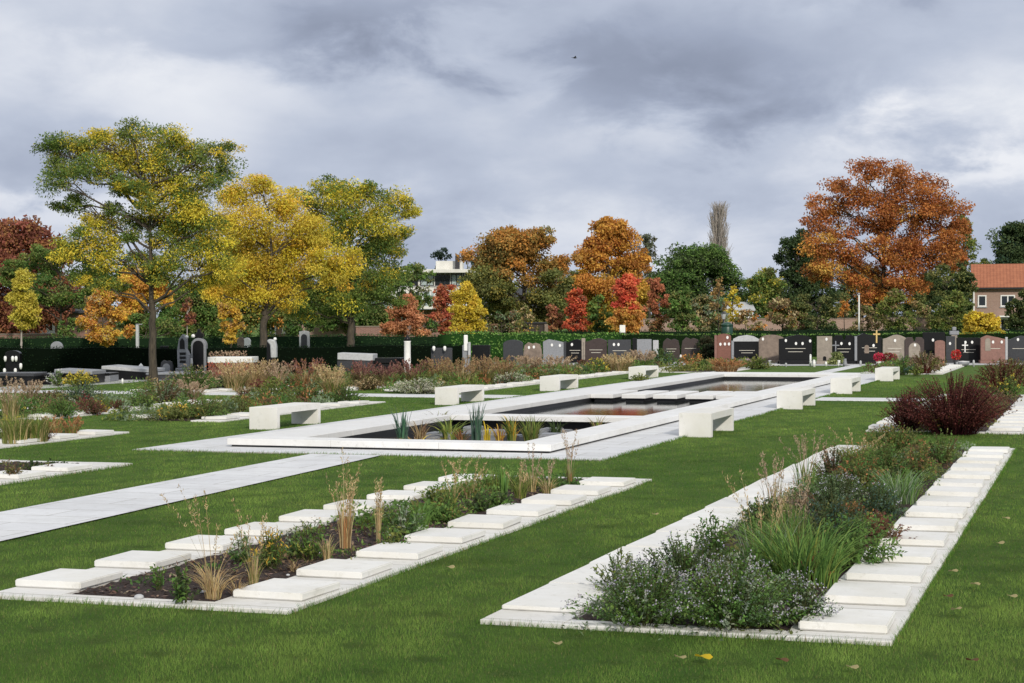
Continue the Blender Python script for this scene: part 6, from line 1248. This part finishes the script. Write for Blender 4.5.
# stones between the hedges
for x0, x1, yt, lab, m_ in ((299, 309, 331, 'small pale grey stone with arched niche between the two left hedges', 'lgrey'), (243, 250, 338, 'small white domed stone between the left hedges', 'white'), (50, 62, 341, 'flat weathered stone above the near-black hedge', 'grey'), (237, 244, 337.5, 'tan block beside the small white domed stone', 'tan')):
    p = xy((x0+x1)/2, 76); s = 76/FPX; zt = 2+(320.7-yt)*s; w = (x1-x0)*s; r = thing('headstone', lab, 'gravestone', tuple(p), .25, LGP)
    b = MB(); b.prism(archpts(w/2, 0, zt) if 'domed' in lab or 'flat' in lab else [(-w/2, 0), (w/2, 0), (w/2, zt*.97), (0, zt), (-w/2, zt*.97)], 0, .2, .015); b.build('stone', M[m_], r)
    if 'niche' in lab: b = MB(); b.prism(archpts(w*.3, zt*.5, zt*.9), -.012, -.001); b.build('panel', M['dgrey'], r)
# pergola-like white gate posts far left
p = xy(137, 82); s = 82/FPX; r = thing('garden_gate', 'white gate post with a pale beam behind the nearest tree trunk', 'gate', tuple(p), .25)
b = MB(); b.box(-1.4*s, 1.4*s, 0, .15, 0, 2-4*s, .01); b.build('post', M['lgrey'], r); b = MB(); b.box(-1.4*s, 5*s, .0, .12, 2-4*s+.002, 2-3*s, .01); b.build('beam', M['grey'], r)
# posts, lamp, bins, sign
p = xy(859, 110); s = 110/FPX; zt = 2+(318.4-295)*s; r = thing('lamp_post', 'thin white pole standing in front of the rust oak', 'pole', tuple(p), 0)
b = MB(); b.tube([(0, 0, 0), (0, 0, zt)], .05, 8); b.build('pole', M['frame'], r); b = MB(); b.lathe([(.07, zt), (.09, zt+.05), (.03, zt+.12)], 10); b.build('cap', M['zinc'], r)
p = xy(723.5, 103); s = 103/FPX; r = thing('garden_lamp', 'lantern on a post above the dark green box', 'lamp', tuple(p), 0)
zt = 2+(318.5-319)*s; b = MB(); b.tube([(0, 0, 0), (0, 0, zt)], .05, 8); b.build('post', M['darkmetal'], r); b = MB(); b.lathe([(.08, zt), (.16, zt+.3), (.05, zt+.31)], 8); b.build('lamp_glass', M['lgrey'], r); b = MB(); b.lathe([(.2, zt+.32), (.05, zt+.42), (.02, zt+.46)], 8); b.build('lamp_roof', M['darkmetal'], r)
p = xy(727, 97); s = 97/FPX; r = thing('waste_container', 'dark green rounded container behind the bright hedge', 'container', tuple(p), 0)
zt = 2+(318.5-326)*s; b = MB(); b.lathe([(5.6*s, 0), (5.9*s, zt*.97), (5.5*s, zt)], 18); b.build('body', M['green_paint'], r, True); b = MB(); b.lathe([(6.1*s, zt+.002), (5.6*s, zt+.1), (3*s, zt+.2), (.5*s, zt+.23)], 18); b.build('lid', M['green_paint'], r, True)
p = xy(622.5, 96); s = 96/FPX; r = thing('notice_board', 'small white board below the brightest red maple', 'sign', tuple(p), YAW)
b = MB(); b.box(-2.8*s, 2.8*s, 0, .04, 2+(319-332.5)*s, 2+(319-325)*s, .005); b.build('board', M['frame'], r)
for x in (-2.4, 2.2): b = MB(); b.box(x*s, (x+.4)*s, .041, .08, 0, 2+(319-326)*s); b.build('leg', M['zinc'], r)
p = xy(943, 100)
# bird
p = atD(575, 58, 70); g = 1
V = [(-.10, 0, 0), (.10, 0, .01), (0, .03, .02), (0, -.03, .02), (0, 0, -.025), (-.17, 0, .015), (.13, .0, .005), (-.02, .17, .07), (-.05, .05, .02), (.05, .05, .02), (-.02, -.17, .07), (-.05, -.05, .02), (.05, -.05, .02)]
F3 = [(1, 2, 4), (4, 2, 0), (1, 4, 3), (3, 4, 0), (1, 3, 2), (2, 3, 0), (5, 0, 2), (5, 3, 0), (7, 8, 9), (10, 12, 11), (8, 2, 9), (11, 12, 3), (6, 1, 2)]
o = mk('bird', V, [np.array(F3)], M['darkmetal'], None, None, False, tuple(p)); o.rotation_euler = (0, 0, .5); tag(o, 'tiny dark bird flying high in the grey sky', 'bird')

grow_grass(1150000, 9.0, 60.0, 77)
edge_grass([RB, B2, (-15.1, -12.72, 10.9, 21.6), (-14.15, -6.63, 24.0, 63.9), (-3.9, -1.2, 31.4, 47)], 260, 78)
